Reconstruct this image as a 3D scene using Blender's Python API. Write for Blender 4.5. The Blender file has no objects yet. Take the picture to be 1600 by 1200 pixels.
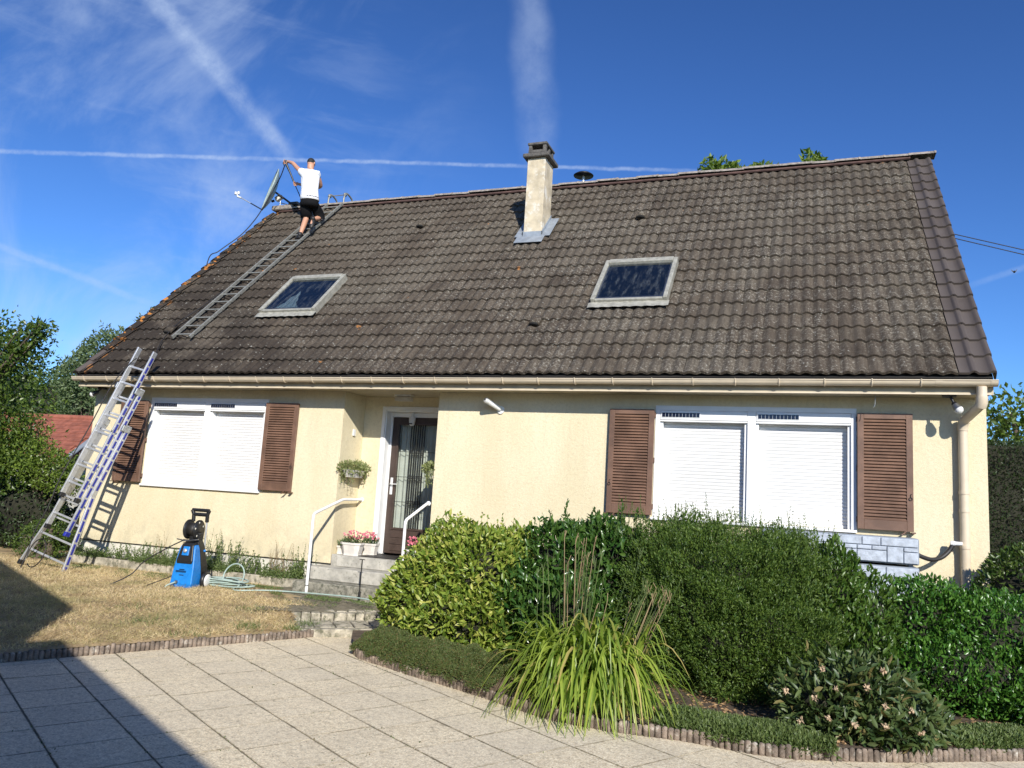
import bpy, math, random
import numpy as np
from mathutils import Vector, Matrix, Quaternion
random.seed(7)
rng = np.random.default_rng(11)
R = math.radians
S = bpy.context.scene
COL = S.collection

# ------------------------------------------------------------------ camera
CAM = Vector((0.0, -10.198, 1.157))
pitch, yaw, roll = 0.1433, -0.3636, 0.0609
Fw = Vector((math.sin(yaw)*math.cos(pitch), math.cos(yaw)*math.cos(pitch), math.sin(pitch)))
Rt = Vector((math.cos(yaw), -math.sin(yaw), 0)); Up = Rt.cross(Fw)
R2 = Rt*math.cos(roll)+Up*math.sin(roll); U2 = -Rt*math.sin(roll)+Up*math.cos(roll)
cd = bpy.data.cameras.new('camera'); cam = bpy.data.objects.new('camera', cd); COL.objects.link(cam)
cam.matrix_world = Matrix(((R2.x, U2.x, -Fw.x, CAM.x), (R2.y, U2.y, -Fw.y, CAM.y), (R2.z, U2.z, -Fw.z, CAM.z), (0, 0, 0, 1)))
cd.sensor_width = 36; cd.lens = 1233.2/1600*36; cd.clip_end = 3000; cd.clip_start = .05
S.camera = cam

# ------------------------------------------------------------------ light
SUNV = Vector((.64, -1, .63)).normalized()          # towards the sun
sd = bpy.data.lights.new('sun', 'SUN'); so = bpy.data.objects.new('sun', sd); COL.objects.link(so)
sd.energy = 5.0; sd.angle = R(.53); sd.color = (1, .955, .87)
so.rotation_euler = SUNV.to_track_quat('Z', 'Y').to_euler()
so.location = (8, -14, 12)
S.view_settings.view_transform = 'Standard'; S.view_settings.look = 'None'
S.view_settings.gamma = 1; S.view_settings.use_curve_mapping = False
S.view_settings.exposure = 0.27
W = bpy.data.worlds.new('World'); S.world = W; W.use_nodes = True


class NT:
    def __init__(s, tree): s.t = tree; s.n = tree.nodes; s.l = tree.links
    def node(s, typ, **kw):
        nd = s.n.new(typ)
        for k, v in kw.items(): setattr(nd, k, v)
        return nd
    def put(s, sock, v):
        if isinstance(v, bpy.types.NodeSocket): s.l.new(v, sock)
        elif v is not None:
            if isinstance(v, (tuple, list)) and len(v) == 3 and sock.type == 'RGBA': v = (*v, 1)
            sock.default_value = v
    def math(s, op, a, b=None, c=None, clamp=False):
        nd = s.node('ShaderNodeMath', operation=op, use_clamp=clamp)
        s.put(nd.inputs[0], a)
        if b is not None: s.put(nd.inputs[1], b)
        if c is not None: s.put(nd.inputs[2], c)
        return nd.outputs[0]
    def vmath(s, op, a, b=None):
        nd = s.node('ShaderNodeVectorMath', operation=op); s.put(nd.inputs[0], a)
        if b is not None: s.put(nd.inputs[1], b)
        return nd.outputs['Value'] if op in ('DOT_PRODUCT', 'LENGTH') else nd.outputs[0]
    def mix(s, f, a, b, blend='MIX'):
        nd = s.node('ShaderNodeMix', data_type='RGBA', blend_type=blend)
        s.put(nd.inputs[0], f); s.put(nd.inputs[6], a); s.put(nd.inputs[7], b)
        return nd.outputs[2]
    def noise(s, vec, scale, detail=3, rough=.55, dist=0):
        nd = s.node('ShaderNodeTexNoise'); s.put(nd.inputs['Vector'], vec); nd.inputs['Scale'].default_value = scale
        nd.inputs['Detail'].default_value = detail; nd.inputs['Roughness'].default_value = rough
        nd.inputs['Distortion'].default_value = dist
        return nd.outputs[0]
    def ramp(s, v, a, b, lo=0., hi=1.):
        nd = s.node('ShaderNodeMapRange'); s.put(nd.inputs[0], v)
        nd.inputs[1].default_value = a; nd.inputs[2].default_value = b
        nd.inputs[3].default_value = lo; nd.inputs[4].default_value = hi
        nd.interpolation_type = 'SMOOTHSTEP'; return nd.outputs[0]
    def pos(s): return s.node('ShaderNodeNewGeometry').outputs['Position']


wt = NT(W.node_tree)
bg = W.node_tree.nodes['Background']
sky = wt.node('ShaderNodeTexSky', sky_type='NISHITA'); sky.sun_disc = False
sky.sun_elevation = math.asin(SUNV.z); sky.sun_rotation = math.atan2(SUNV.x, SUNV.y)
sky.air_density = 1.0; sky.dust_density = .35; sky.ozone_density = 3.6; sky.altitude = 100
dirv = wt.node('ShaderNodeTexCoord').outputs['Generated']


def trail(d1, d2, width, lo, hi, amp, nscale=9, fade=.04):
    a = Vector(d1).normalized(); b = Vector(d2).normalized(); n = a.cross(b).normalized(); t = n.cross(a).normalized()
    L = math.atan2(b.dot(t), b.dot(a))
    wob = wt.math('MULTIPLY', wt.math('SUBTRACT', wt.noise(dirv, nscale*2.5, 4), .5), width*1.1)
    d = wt.math('ABSOLUTE', wt.math('ADD', wt.vmath('DOT_PRODUCT', dirv, tuple(n)), wob))
    m = wt.ramp(d, width, width*.12)
    ang = wt.math('ARCTAN2', wt.vmath('DOT_PRODUCT', dirv, tuple(t)), wt.vmath('DOT_PRODUCT', dirv, tuple(a)))
    m = wt.math('MULTIPLY', m, wt.ramp(ang, lo*L-fade, lo*L+fade))
    m = wt.math('MULTIPLY', m, wt.ramp(ang, hi*L+fade, hi*L-fade))
    m = wt.math('MULTIPLY', m, wt.ramp(wt.noise(dirv, nscale*2, 7, .7), .30, .72, .25, 1))
    return wt.math('MULTIPLY', m, amp)


cl = [trail((-.78, .53, .32), (-.13, .91, .40), .0034, -.6, 1.0, .48, 22),
      trail((-.65, .58, .50), (-.57, .72, .38), .017, -1.2, 1.0, .42, 12, .02),
      trail((-.30, .77, .56), (-.31, .85, .43), .030, -1.5, 1.15, .30, 5, .03),
      trail((-.80, .56, .23), (-.72, .66, .20), .006, -.6, 1.1, .30, 12),
      trail((.17, .95, .26), (.30, .91, .30), .005, 0, 1.6, .22, 12)]
mp = wt.node('ShaderNodeMapping'); wt.put(mp.inputs[0], dirv); mp.inputs['Rotation'].default_value = (.3, .5, .6); mp.inputs['Scale'].default_value = (1, 3.2, 1.6)
ci = wt.ramp(wt.noise(mp.outputs[0], 2.3, 7, .62, .5), .42, .74)
reg = wt.ramp(wt.vmath('DOT_PRODUCT', dirv, tuple(Vector((-.76, .54, .40)).normalized())), .86, .985)
cl.append(wt.math('MULTIPLY', wt.math('MULTIPLY', ci, reg), .44))
mp2 = wt.node('ShaderNodeMapping'); wt.put(mp2.inputs[0], dirv); mp2.inputs['Scale'].default_value = (1, 1, 5)
veil = wt.ramp(wt.noise(mp2.outputs[0], 5, 6, .6, .3), .5, .8)
cl.append(wt.math('MULTIPLY', wt.math('MULTIPLY', veil, wt.ramp(wt.vmath('DOT_PRODUCT', dirv, (-.8, .55, .25)), .84, .98)), .22))
cs = cl[0]
for c in cl[1:]: cs = wt.math('ADD', cs, c, clamp=True)
gm_ = wt.node('ShaderNodeGamma'); wt.put(gm_.inputs[0], sky.outputs[0]); gm_.inputs[1].default_value = 1.32
skyc = wt.mix(1.0, gm_.outputs[0], (.44, .60, .80), 'MULTIPLY')
skyc = wt.mix(cs, skyc, (5.0, 6.2, 8.4))
wt.l.new(skyc, bg.inputs['Color']); bg.inputs['Strength'].default_value = .096

# ------------------------------------------------------------------ object helpers
WM = {}


def link(name, data, parent=None, mw=None):
    o = bpy.data.objects.new(name, data); COL.objects.link(o)
    mw = mw or Matrix.Identity(4); WM[o.name] = mw
    if parent: o.parent = parent; o.matrix_parent_inverse = WM[parent.name].inverted()
    o.matrix_basis = mw
    return o


def tag(o, label=None, cat=None, group=None, kind=None):
    if label: o['label'] = label
    if cat: o['category'] = cat
    if group: o['group'] = group
    if kind: o['kind'] = kind
    return o


def thing(name, label, cat, loc=(0, 0, 0), group=None):
    return tag(link(name, None, None, Matrix.Translation(loc)), label, cat, group)


class MB:
    def __init__(s): s.v = []; s.f = []; s.sm = []
    def add(s, vs, fs, smooth=False):
        b = len(s.v); s.v += [tuple(v) for v in vs]; s.f += [tuple(i+b for i in f) for f in fs]; s.sm += [smooth]*len(fs); return s
    def box(s, x0, x1, y0, y1, z0, z1, M=None):
        vs = [Vector((x, y, z)) for z in (z0, z1) for y in (y0, y1) for x in (x0, x1)]
        if M: vs = [M @ v for v in vs]
        return s.add(vs, [(0, 2, 3, 1), (4, 5, 7, 6), (0, 1, 5, 4), (2, 6, 7, 3), (0, 4, 6, 2), (1, 3, 7, 5)])
    def bar(s, a, b, w, h, up=(0, 0, 1)):
        a = Vector(a); b = Vector(b); d = (b-a); L = d.length; d.normalize(); up = Vector(up)
        x = d.cross(up)
        if x.length < 1e-4: x = d.cross(Vector((1, 0, 0)))
        x.normalize(); u = x.cross(d)
        M = Matrix(((x.x, d.x, u.x, a.x), (x.y, d.y, u.y, a.y), (x.z, d.z, u.z, a.z), (0, 0, 0, 1)))
        return s.box(-w/2, w/2, 0, L, -h/2, h/2, M)
    def tube(s, pts, r, n=8, cap=True, ell=None):
        pts = [Vector(p) for p in pts]; rs = r if isinstance(r, (list, tuple)) else [r]*len(pts)
        vs = []; fs = []; prev = None
        for i, p in enumerate(pts):
            d = (pts[min(i+1, len(pts)-1)]-pts[max(i-1, 0)]).normalized()
            if prev is None:
                x = d.orthogonal().normalized()
            else:
                x = (prev-d*prev.dot(d)).normalized()
            prev = x; y = d.cross(x)
            for k in range(n):
                a = 2*math.pi*k/n; vs.append(p+(x*math.cos(a)+y*math.sin(a))*rs[i])
        for i in range(len(pts)-1):
            for k in range(n):
                k2 = (k+1) % n; fs.append((i*n+k, i*n+k2, (i+1)*n+k2, (i+1)*n+k))
        s.add(vs, fs, True)
        if cap: s.add([vs[k] for k in range(n)], [tuple(reversed(range(n)))]); s.add([vs[(len(pts)-1)*n+k] for k in range(n)], [tuple(range(n))])
        return s
    def rings(s, rr, n=14, cap=True, smooth=True):
        """rr: list of (center, xaxis vec, yaxis vec)"""
        vs = []; fs = []
        for c, ax, ay in rr:
            c = Vector(c); ax = Vector(ax); ay = Vector(ay)
            for k in range(n):
                a = 2*math.pi*k/n; vs.append(c+ax*math.cos(a)+ay*math.sin(a))
        for i in range(len(rr)-1):
            for k in range(n):
                k2 = (k+1) % n; fs.append((i*n+k, i*n+k2, (i+1)*n+k2, (i+1)*n+k))
        if cap: fs.append(tuple(reversed(range(n)))); fs.append(tuple((len(rr)-1)*n+k for k in range(n)))
        return s.add(vs, fs, smooth)
    def lathe(s, prof, c=(0, 0, 0), n=16, axis=(0, 0, 1), smooth=True):
        q = Vector((0, 0, 1)).rotation_difference(Vector(axis)); c = Vector(c)
        return s.rings([(c+q @ Vector((0, 0, z)), q @ Vector((r, 0, 0)), q @ Vector((0, r, 0))) for r, z in prof], n, True, smooth)
    def prism(s, poly, d, M):
        n = len(poly); vs = [M @ Vector((x, y, 0)) for x, y in poly]+[M @ Vector((x, y, d)) for x, y in poly]
        return s.add(vs, [tuple(reversed(range(n))), tuple(range(n, 2*n))]+[(i, (i+1) % n, n+(i+1) % n, n+i) for i in range(n)])
    def sphere(s, c, r, n=12, m=8):
        if not isinstance(r, (tuple, list)): r = (r, r, r)
        return s.rings([(Vector(c)+Vector((0, 0, -r[2]*math.cos(math.pi*i/m))), Vector((r[0]*math.sin(math.pi*i/m)+1e-5, 0, 0)), Vector((0, r[1]*math.sin(math.pi*i/m)+1e-5, 0))) for i in range(m+1)], n, False)
    def mesh(s, name, mat=None):
        me = bpy.data.meshes.new(name); me.from_pydata(s.v, [], s.f)
        me.polygons.foreach_set('use_smooth', s.sm)
        if mat: me.materials.append(mat)
        me.update(); return me
    def build(s, name, mat, parent=None, mw=None, bevel=0, seg=1):
        # origin put at the mean of the vertices unless mw is given
        if mw is None and s.v:
            a = np.array([tuple(v) for v in s.v]); c = (a.min(0)+a.max(0))/2
            s.v = [tuple(v) for v in (a-c)]; mw = Matrix.Translation(Vector(c.tolist()))
        o = link(name, s.mesh(name, mat), parent, mw)
        if bevel:
            b = o.modifiers.new('bevel', 'BEVEL'); b.width = bevel; b.segments = seg; b.limit_method = 'ANGLE'; b.harden_normals = False
        return o


def arrmesh(name, V, Fidx, mat, smooth=False, uvrand=False):
    """V (n,3) float, Fidx (m,k) int"""
    me = bpy.data.meshes.new(name); n = len(V); m, k = Fidx.shape
    me.vertices.add(n); me.vertices.foreach_set('co', np.asarray(V, np.float32).ravel())
    me.loops.add(m*k); me.loops.foreach_set('vertex_index', Fidx.astype(np.int32).ravel())
    me.polygons.add(m); me.polygons.foreach_set('loop_start', np.arange(0, m*k, k, dtype=np.int32))
    me.polygons.foreach_set('use_smooth', np.full(m, smooth))
    me.materials.append(mat); me.update(calc_edges=True); return me


# ------------------------------------------------------------------ materials
def newmat(name):
    m = bpy.data.materials.new(name); m.use_nodes = True
    nt = NT(m.node_tree); b = m.node_tree.nodes['Principled BSDF']; return m, nt, b


def bump(nt, b, h, strength, dist=.01):
    bp = nt.node('ShaderNodeBump'); nt.put(bp.inputs['Height'], h); bp.inputs['Strength'].default_value = strength; bp.inputs['Distance'].default_value = dist
    nt.l.new(bp.outputs[0], b.inputs['Normal'])


def simple(name, col, rough=.6, metal=0, var=.12, scale=6, bmp=0, bscale=60, spec=.5, speck=None, stretch=None):
    m, nt, b = newmat(name); p = nt.pos()
    if stretch: p = nt.vmath('MULTIPLY', p, stretch)
    n1 = nt.noise(p, scale, 5, .6)
    c = nt.mix(nt.ramp(n1, .3, .7), tuple(x*(1-var) for x in col), tuple(min(1, x*(1+var)) for x in col))
    if speck:
        n2 = nt.noise(p, speck[1], 2, .5); n2 = nt.noise(p, speck[1], 6, .7); c = nt.mix(nt.ramp(n2, speck[2]-.06, speck[2]+.12, 0, .85), c, speck[0])
    nt.put(b.inputs['Base Color'], c); b.inputs['Roughness'].default_value = rough; b.inputs['Metallic'].default_value = metal
    b.inputs['Specular IOR Level'].default_value = spec
    if bmp: bump(nt, b, nt.noise(p, bscale, 4, .6), bmp, .01)
    return m


def leafmat(name, dark, light, rough=.45, trans=.25, yellow=None, spec=.5, patch=None):
    m, nt, b = newmat(name); g = nt.node('ShaderNodeNewGeometry'); oi = nt.node('ShaderNodeObjectInfo')
    r = nt.math('FRACT', nt.math('ADD', g.outputs['Random Per Island'], oi.outputs['Random']))
    c = nt.mix(r, dark, light)
    if yellow: c = nt.mix(nt.ramp(nt.math('FRACT', nt.math('MULTIPLY', r, 7.31)), yellow[1], 1), c, yellow[0])
    if patch:
        c = nt.mix(nt.ramp(nt.noise(nt.pos(), 2.4, 5, .65), .48, .68, 0, .7), c, patch[0]); c = nt.mix(nt.ramp(nt.noise(nt.pos(), 1.1, 4, .6), .52, .66, 0, .55), c, patch[1])
    nt.put(b.inputs['Base Color'], c); b.inputs['Roughness'].default_value = rough; b.inputs['Specular IOR Level'].default_value = spec
    tr = nt.node('ShaderNodeBsdfTranslucent'); nt.put(tr.inputs[0], nt.mix(1.0, c, (1.25, 1.5, .5), 'MULTIPLY'))
    mx = nt.node('ShaderNodeMixShader'); mx.inputs[0].default_value = trans
    nt.l.new(b.outputs[0], mx.inputs[1]); nt.l.new(tr.outputs[0], mx.inputs[2])
    nt.l.new(mx.outputs[0], m.node_tree.nodes['Material Output'].inputs['Surface']); return m


# render wall
def wallmat():
    m, nt, b = newmat('cream_render'); p = nt.pos()
    big = nt.noise(nt.vmath('MULTIPLY', p, (1, 1, .35)), 1.6, 5, .6)
    fine = nt.noise(p, 26, 4, .65)
    c = nt.mix(nt.ramp(big, .3, .72), (.70, .605, .405), (.78, .69, .485))
    c = nt.mix(nt.ramp(fine, .42, .74, 0, .32), c, (.48, .40, .25))
    sep = nt.node('ShaderNodeSeparateXYZ'); nt.put(sep.inputs[0], p)
    streak = nt.noise(nt.vmath('MULTIPLY', p, (7, 7, .45)), 1.5, 6, .68)
    c = nt.mix(nt.ramp(streak, .50, .78, 0, .20), c, (.47, .42, .31))
    low = nt.math('MULTIPLY', nt.ramp(sep.outputs[2], .8, -.1), nt.ramp(nt.noise(p, 5, 5), .35, .7))
    c = nt.mix(nt.math('MULTIPLY', low, .55), c, (.42, .38, .27))
    b.inputs['Roughness'].default_value = .9; b.inputs['Specular IOR Level'].default_value = .15
    gr = nt.noise(p, 75, 3, .8); c = nt.mix(nt.ramp(gr, .44, .74, 0, .26), c, (.46, .39, .25)); nt.put(b.inputs['Base Color'], c)
    bump(nt, b, nt.math('ADD', nt.noise(p, 110, 3, .75), nt.math('MULTIPLY', nt.noise(p, 35, 3), .7)), .8, .008)
    return m


def tilemat(name, new=False):
    m, nt, b = newmat(name); p = nt.pos()
    sc = nt.vmath('MULTIPLY', p, (3.333, 2.985/math.cos(R(44.65)), 0)) if True else p
    fl = nt.vmath('FLOOR', sc); wn = nt.node('ShaderNodeTexWhiteNoise', noise_dimensions='3D'); nt.put(wn.inputs['Vector'], fl)
    rnd = wn.outputs['Value']
    if new:
        c = nt.mix(nt.noise(p, 8, 4), (.062, .048, .040), (.084, .067, .057))
        c = nt.mix(nt.math('MULTIPLY', rnd, .3), c, (.13, .11, .10))
        nt.put(b.inputs['Base Color'], c); b.inputs['Roughness'].default_value = .6
        bump(nt, b, nt.noise(p, 90, 3), .15, .004); return m
    c = nt.mix(rnd, (.060, .046, .034), (.096, .076, .056))
    big = nt.noise(p, .55, 4, .6)
    c = nt.mix(nt.ramp(big, .42, .66, 0, .7), c, (.115, .097, .074))
    st = nt.noise(nt.vmath('MULTIPLY', p, (22, 2.2, 2.2)), 1.6, 4, .65)         # streaks down the slope
    c = nt.mix(nt.ramp(st, .42, .72, 0, .6), c, (.030, .023, .017))
    wet = nt.math('MULTIPLY', nt.ramp(nt.vmath('DOT_PRODUCT', p, (1, 1.2, 0)), -5.0, -9.5), nt.ramp(nt.noise(p, 1.1, 5, .65), .36, .56))
    c = nt.mix(nt.math('MULTIPLY', wet, .9), c, (.026, .020, .016))
    lich = nt.noise(p, 30, 6, .78)
    lamt = nt.math('MULTIPLY', nt.ramp(nt.noise(p, 1.3, 6, .7), .36, .62, .12, 1), nt.ramp(nt.vmath('DOT_PRODUCT', p, (1, .6, 0)), -12, -1, .45, 1.25))
    lamt = nt.math('MULTIPLY', lamt, nt.math('SUBTRACT', 1.0, nt.math('MULTIPLY', wet, .75)))
    lm = nt.math('MULTIPLY', nt.ramp(lich, .50, .64), lamt)
    c = nt.mix(nt.math('MULTIPLY', lm, .85), c, (.27, .245, .20))
    sp = nt.node('ShaderNodeTexVoronoi'); nt.put(sp.inputs['Vector'], p); sp.inputs['Scale'].default_value = 17
    sm = nt.math('MULTIPLY', nt.ramp(sp.outputs['Distance'], .24, .12), nt.ramp(nt.noise(p, 6, 2), .48, .58))
    c = nt.mix(nt.math('MULTIPLY', sm, .55), c, (.40, .39, .34))
    sepx = nt.node('ShaderNodeSeparateXYZ'); nt.put(sepx.inputs[0], p)
    om = nt.math('MULTIPLY', nt.ramp(nt.noise(p, 3.4, 3, .5), .72, .76), nt.ramp(nt.noise(p, 24, 3), .4, .6))
    ov = nt.math('MULTIPLY', nt.ramp(sepx.outputs[0], -11.32, -11.45), nt.ramp(nt.noise(p, 7, 3, .5), .57, .62))
    c = nt.mix(nt.math('MAXIMUM', om, ov), c, (.42, .17, .04))
    nt.put(b.inputs['Base Color'], c); b.inputs['Roughness'].default_value = .92; b.inputs['Specular IOR Level'].default_value = .2
    bump(nt, b, nt.math('ADD', lich, nt.math('MULTIPLY', nt.noise(p, 9, 3), .8)), .7, .012)
    return m


def slabmat():
    m, nt, b = newmat('washed_aggregate'); p = nt.pos()
    oi = nt.node('ShaderNodeObjectInfo')
    v = nt.node('ShaderNodeTexVoronoi'); nt.put(v.inputs['Vector'], p); v.inputs['Scale'].default_value = 95
    vs_ = nt.node('ShaderNodeSeparateColor'); nt.put(vs_.inputs[0], v.outputs['Color'])
    c = nt.mix(vs_.outputs[0], (.70, .57, .38), (1.0, .88, .64))
    c = nt.mix(nt.ramp(v.outputs['Distance'], .4, .75, 0, .35), c, (.30, .26, .20))
    c = nt.mix(nt.ramp(nt.noise(p, 60, 3, .7), .55, .8, 0, .45), c, (.26, .22, .17))
    c = nt.mix(nt.ramp(nt.noise(p, 1.8, 6, .65), .35, .7, .0, .28), c, (.40, .35, .27))
    c = nt.mix(nt.ramp(nt.noise(p, 22, 5, .75), .46, .70, 0, .55), c, (.27, .225, .155))
    c = nt.mix(nt.ramp(nt.noise(p, 5, 6, .75), .56, .74, 0, .45), c, (.22, .19, .14))
    c = nt.mix(nt.ramp(nt.noise(p, 46, 2, .6), .66, .70, 0, .7), c, (.07, .06, .045))
    c = nt.mix(nt.math('MULTIPLY', oi.outputs['Random'], .22), c, (.60, .54, .44))
    tc = nt.node('ShaderNodeTexCoord'); sx_ = nt.node('ShaderNodeSeparateXYZ'); nt.put(sx_.inputs[0], tc.outputs['Object'])
    ed = nt.math('MAXIMUM', nt.math('ABSOLUTE', sx_.outputs[0]), nt.math('ABSOLUTE', sx_.outputs[1]))
    er = nt.math('ADD', ed, nt.math('MULTIPLY', nt.math('SUBTRACT', nt.noise(p, 30, 4, .7), .5), .022))
    c = nt.mix(nt.math('MULTIPLY', nt.ramp(er, .2400, .2462), nt.ramp(nt.noise(p, 3.1, 4, .6), .38, .62, .25, .8)), c, (.13, .11, .075))
    ed = nt.math('ADD', ed, nt.math('MULTIPLY', nt.math('SUBTRACT', nt.noise(p, 9, 5, .7), .5), .10))
    c = nt.mix(nt.ramp(ed, .232, .275, 0, .6), c, (.15, .13, .09))
    nt.put(b.inputs['Base Color'], c); b.inputs['Roughness'].default_value = .9; b.inputs['Specular IOR Level'].default_value = .2
    bump(nt, b, v.outputs['Distance'], .22, .002); return m


M = {}
M['wall'] = wallmat()
M['tile'] = tilemat('weathered_tile'); M['newtile'] = tilemat('new_tile', True)
M['slab'] = slabmat()
M['deck'] = simple('dark_underlay', (.02, .018, .016), .9)  # roof underlay, also the near-black fill for unlit interiors
M['plinth'] = simple('plinth_white', (.62, .59, .50), .85, var=.15, bmp=.4)
M['soffit'] = simple('soffit', (.42, .36, .25), .7, bmp=.1)
M['gutter'] = simple('cream_pvc', (.62, .52, .38), .35, var=.06)
M['white'] = simple('white_pvc', (.80, .80, .79), .35, var=.03)
M['slat'] = simple('roller_white', (.74, .73, .71), .4, var=.04, scale=2)
M['brown'] = simple('shutter_brown', (.155, .086, .056), .55, var=.25, scale=4, bmp=.15, bscale=80)
M['darkbrown'] = simple('door_brown', (.060, .040, .032), .45, var=.2)
M['black'] = simple('black_plastic', (.015, .015, .016), .4, var=.1)
M['iron'] = simple('wrought_iron', (.012, .012, .012), .5)
M['alu'] = simple('aluminium', (.56, .57, .58), .42, .55, .12, 12, .05)
M['aludull'] = simple('dull_aluminium', (.56, .54, .47), .5, .35, .2, 14, .1)
M['skyframe'] = simple('skylight_frame', (.36, .345, .29), .5, .2, .2, 14, .1)
M['oldalu'] = simple('old_aluminium', (.27, .265, .235), .5, .4, .2, 14, .1)
M['steel'] = simple('galvanised', (.42, .43, .42), .4, 1, .2, 20)
M['blue'] = simple('blue_tape', (.02, .03, .30), .5, var=.2, scale=40)
M['washblue'] = simple('washer_blue', (.012, .19, .58), .38, var=.12, scale=14, speck=((.10, .22, .45), 26, .66))
M['skin'] = simple('skin', (.52, .27, .17), .5, var=.08)
M['shirt'] = simple('white_cotton', (.78, .78, .80), .85, var=.03, bmp=.9, bscale=9)
M['shorts'] = simple('black_cloth', (.006, .006, .007), .9, bmp=.6, bscale=12, spec=.2)
M['hair'] = simple('dark_hair', (.012, .009, .007), .7, bmp=.5, bscale=200)
M['conc'] = simple('step_concrete', (.40, .38, .33), .85, var=.25, scale=7, bmp=.5, bscale=50, speck=((.14, .14, .11), 18, .60))
M['mossconc'] = simple('mossy_concrete', (.25, .235, .19), .9, var=.35, scale=10, bmp=.9, bscale=40, speck=((.07, .075, .05), 16, .52))
M['edge'] = simple('edging_concrete', (.20, .155, .12), .9, var=.5, scale=11, bmp=1, bscale=60, speck=((.60, .56, .48), 9, .60))
M['stone'] = simple('pale_stone', (.40, .36, .28), .9, var=.35, scale=9, bmp=1, bscale=40, speck=((.10, .10, .06), 12, .52))
M['soil'] = simple('soil', (.085, .060, .040), .95, var=.5, scale=14, bmp=1, bscale=30, speck=((.20, .13, .07), 35, .60))
M['joint'] = simple('mossy_joint', (.15, .13, .09), .95, var=.4, scale=10, bmp=.8)
M['lead'] = simple('lead_flashing', (.30, .33, .36), .5, .3, .15, 9)
M['chim'] = simple('chimney_render', (.52, .44, .31), .9, var=.22, scale=4, bmp=.6, bscale=70, speck=((.72, .69, .62), 6, .56))
M['capc'] = simple('cap_concrete', (.10, .092, .082), .9, var=.35, scale=14, bmp=.8)
M['ridge'] = simple('ridge_tile', (.25, .215, .185), .9, var=.35, scale=15, bmp=.8, speck=((.40, .38, .33), 25, .56))
M['redmortar'] = simple('red_undertile', (.10, .055, .045), .9, var=.3)
M['tank'] = simple('blue_grey_tank', (.42, .46, .52), .75, var=.18, scale=14, bmp=1, bscale=18)
M['tankdark'] = simple('tank_joint', (.24, .27, .31), .7)
M['terrawhite'] = simple('white_pot', (.66, .62, .56), .7, var=.1, bmp=.2)
M['bark'] = simple('bark', (.10, .075, .055), .95, var=.3, scale=20, bmp=1, bscale=30)
M['hose'] = simple('grey_green_hose', (.33, .42, .38), .4)
M['rubber'] = simple('black_rubber', (.02, .018, .017), .55)
M['orange'] = simple('orange_tile', (.26, .085, .052), .85, var=.28, scale=5, bmp=.5)
M['curtain'] = simple('curtain', (.66, .66, .60), .9, var=.05)
M['pv'] = simple('solar_cell', (.008, .012, .03), .15, var=.1)
M['lamp_white'] = simple('lamp_white', (.7, .7, .68), .3)
M['pink'] = simple('pink_petal', (.75, .22, .28), .7, var=.45, scale=60)
M['drypetal'] = simple('dry_flower', (.42, .31, .20), .85, var=.5, scale=50)
M['facade'] = simple('outbuilding_render', (.5, .45, .37), .9)
M['grassbase'] = simple('dry_turf', (.36, .26, .14), .95, var=.4, scale=5, bmp=1, bscale=70, speck=((.17, .15, .06), 4, .58))
M['far'] = simple('far_ground', (.10, .11, .05), .95, var=.4, scale=.5)
M['path'] = simple('mossy_path', (.21, .18, .125), .95, var=.4, scale=9, bmp=1, bscale=40, speck=((.05, .055, .03), 9, .52))


def glassmat(name, tint, refl=.12):
    m, nt, b = newmat(name); out = m.node_tree.nodes['Material Output']
    tr = nt.node('ShaderNodeBsdfTransparent'); nt.put(tr.inputs[0], tint)
    gl = nt.node('ShaderNodeBsdfGlossy'); gl.inputs['Roughness'].default_value = .03
    g = nt.node('ShaderNodeNewGeometry'); cs_ = nt.math('ABSOLUTE', nt.vmath('DOT_PRODUCT', g.outputs['Normal'], g.outputs['Incoming']))
    fr = nt.math('MULTIPLY_ADD', nt.math('POWER', nt.math('SUBTRACT', 1.0, cs_, clamp=True), 5.0), .92, .04)
    mx = nt.node('ShaderNodeMixShader'); nt.put(mx.inputs[0], nt.math('ADD', fr, refl, clamp=True))
    nt.l.new(tr.outputs[0], mx.inputs[1]); nt.l.new(gl.outputs[0], mx.inputs[2])
    if refl < .05: nt.l.new(mx.outputs[0], out.inputs['Surface']); return m
    p = nt.pos(); df_ = nt.node('ShaderNodeBsdfDiffuse'); df_.inputs[0].default_value = (.5, .52, .5, 1)
    dst = nt.math('ADD', nt.ramp(nt.noise(nt.vmath('MULTIPLY', p, (6, 1.5, 1.5)), 2.2, 6, .7), .45, .8, 0, .10), nt.ramp(nt.noise(p, 30, 4, .7), .62, .8, 0, .12))
    m2 = nt.node('ShaderNodeMixShader'); nt.put(m2.inputs[0], dst); nt.l.new(mx.outputs[0], m2.inputs[1]); nt.l.new(df_.outputs[0], m2.inputs[2])
    nt.l.new(m2.outputs[0], out.inputs['Surface']); return m


M['glass'] = glassmat('window_glass', (.86, .88, .87), .0)
M['skyglass'] = glassmat('skylight_glass', (.62, .68, .72), .10)
M['L_yellow'] = leafmat('leaf_yellowgreen', (.085, .15, .018), (.27, .34, .05), .42, .22, ((.44, .44, .10), .62))
M['L_laurel'] = leafmat('leaf_laurel', (.025, .075, .014), (.085, .155, .03), .25, .18)
M['L_fine'] = leafmat('leaf_fine', (.038, .085, .014), (.135, .20, .032), .5, .3)
M['L_broad'] = leafmat('leaf_broad', (.035, .085, .012), (.095, .155, .025), .35, .2)
M['L_gloss'] = leafmat('leaf_gloss', (.030, .105, .014), (.10, .21, .03), .3, .18)
M['L_peony'] = leafmat('leaf_peony', (.035, .070, .022), (.105, .145, .045), .45, .18, ((.20, .16, .06), .85))
M['L_lily'] = leafmat('leaf_lily', (.13, .21, .028), (.36, .43, .07), .38, .35, ((.50, .40, .14), .86))
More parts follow.
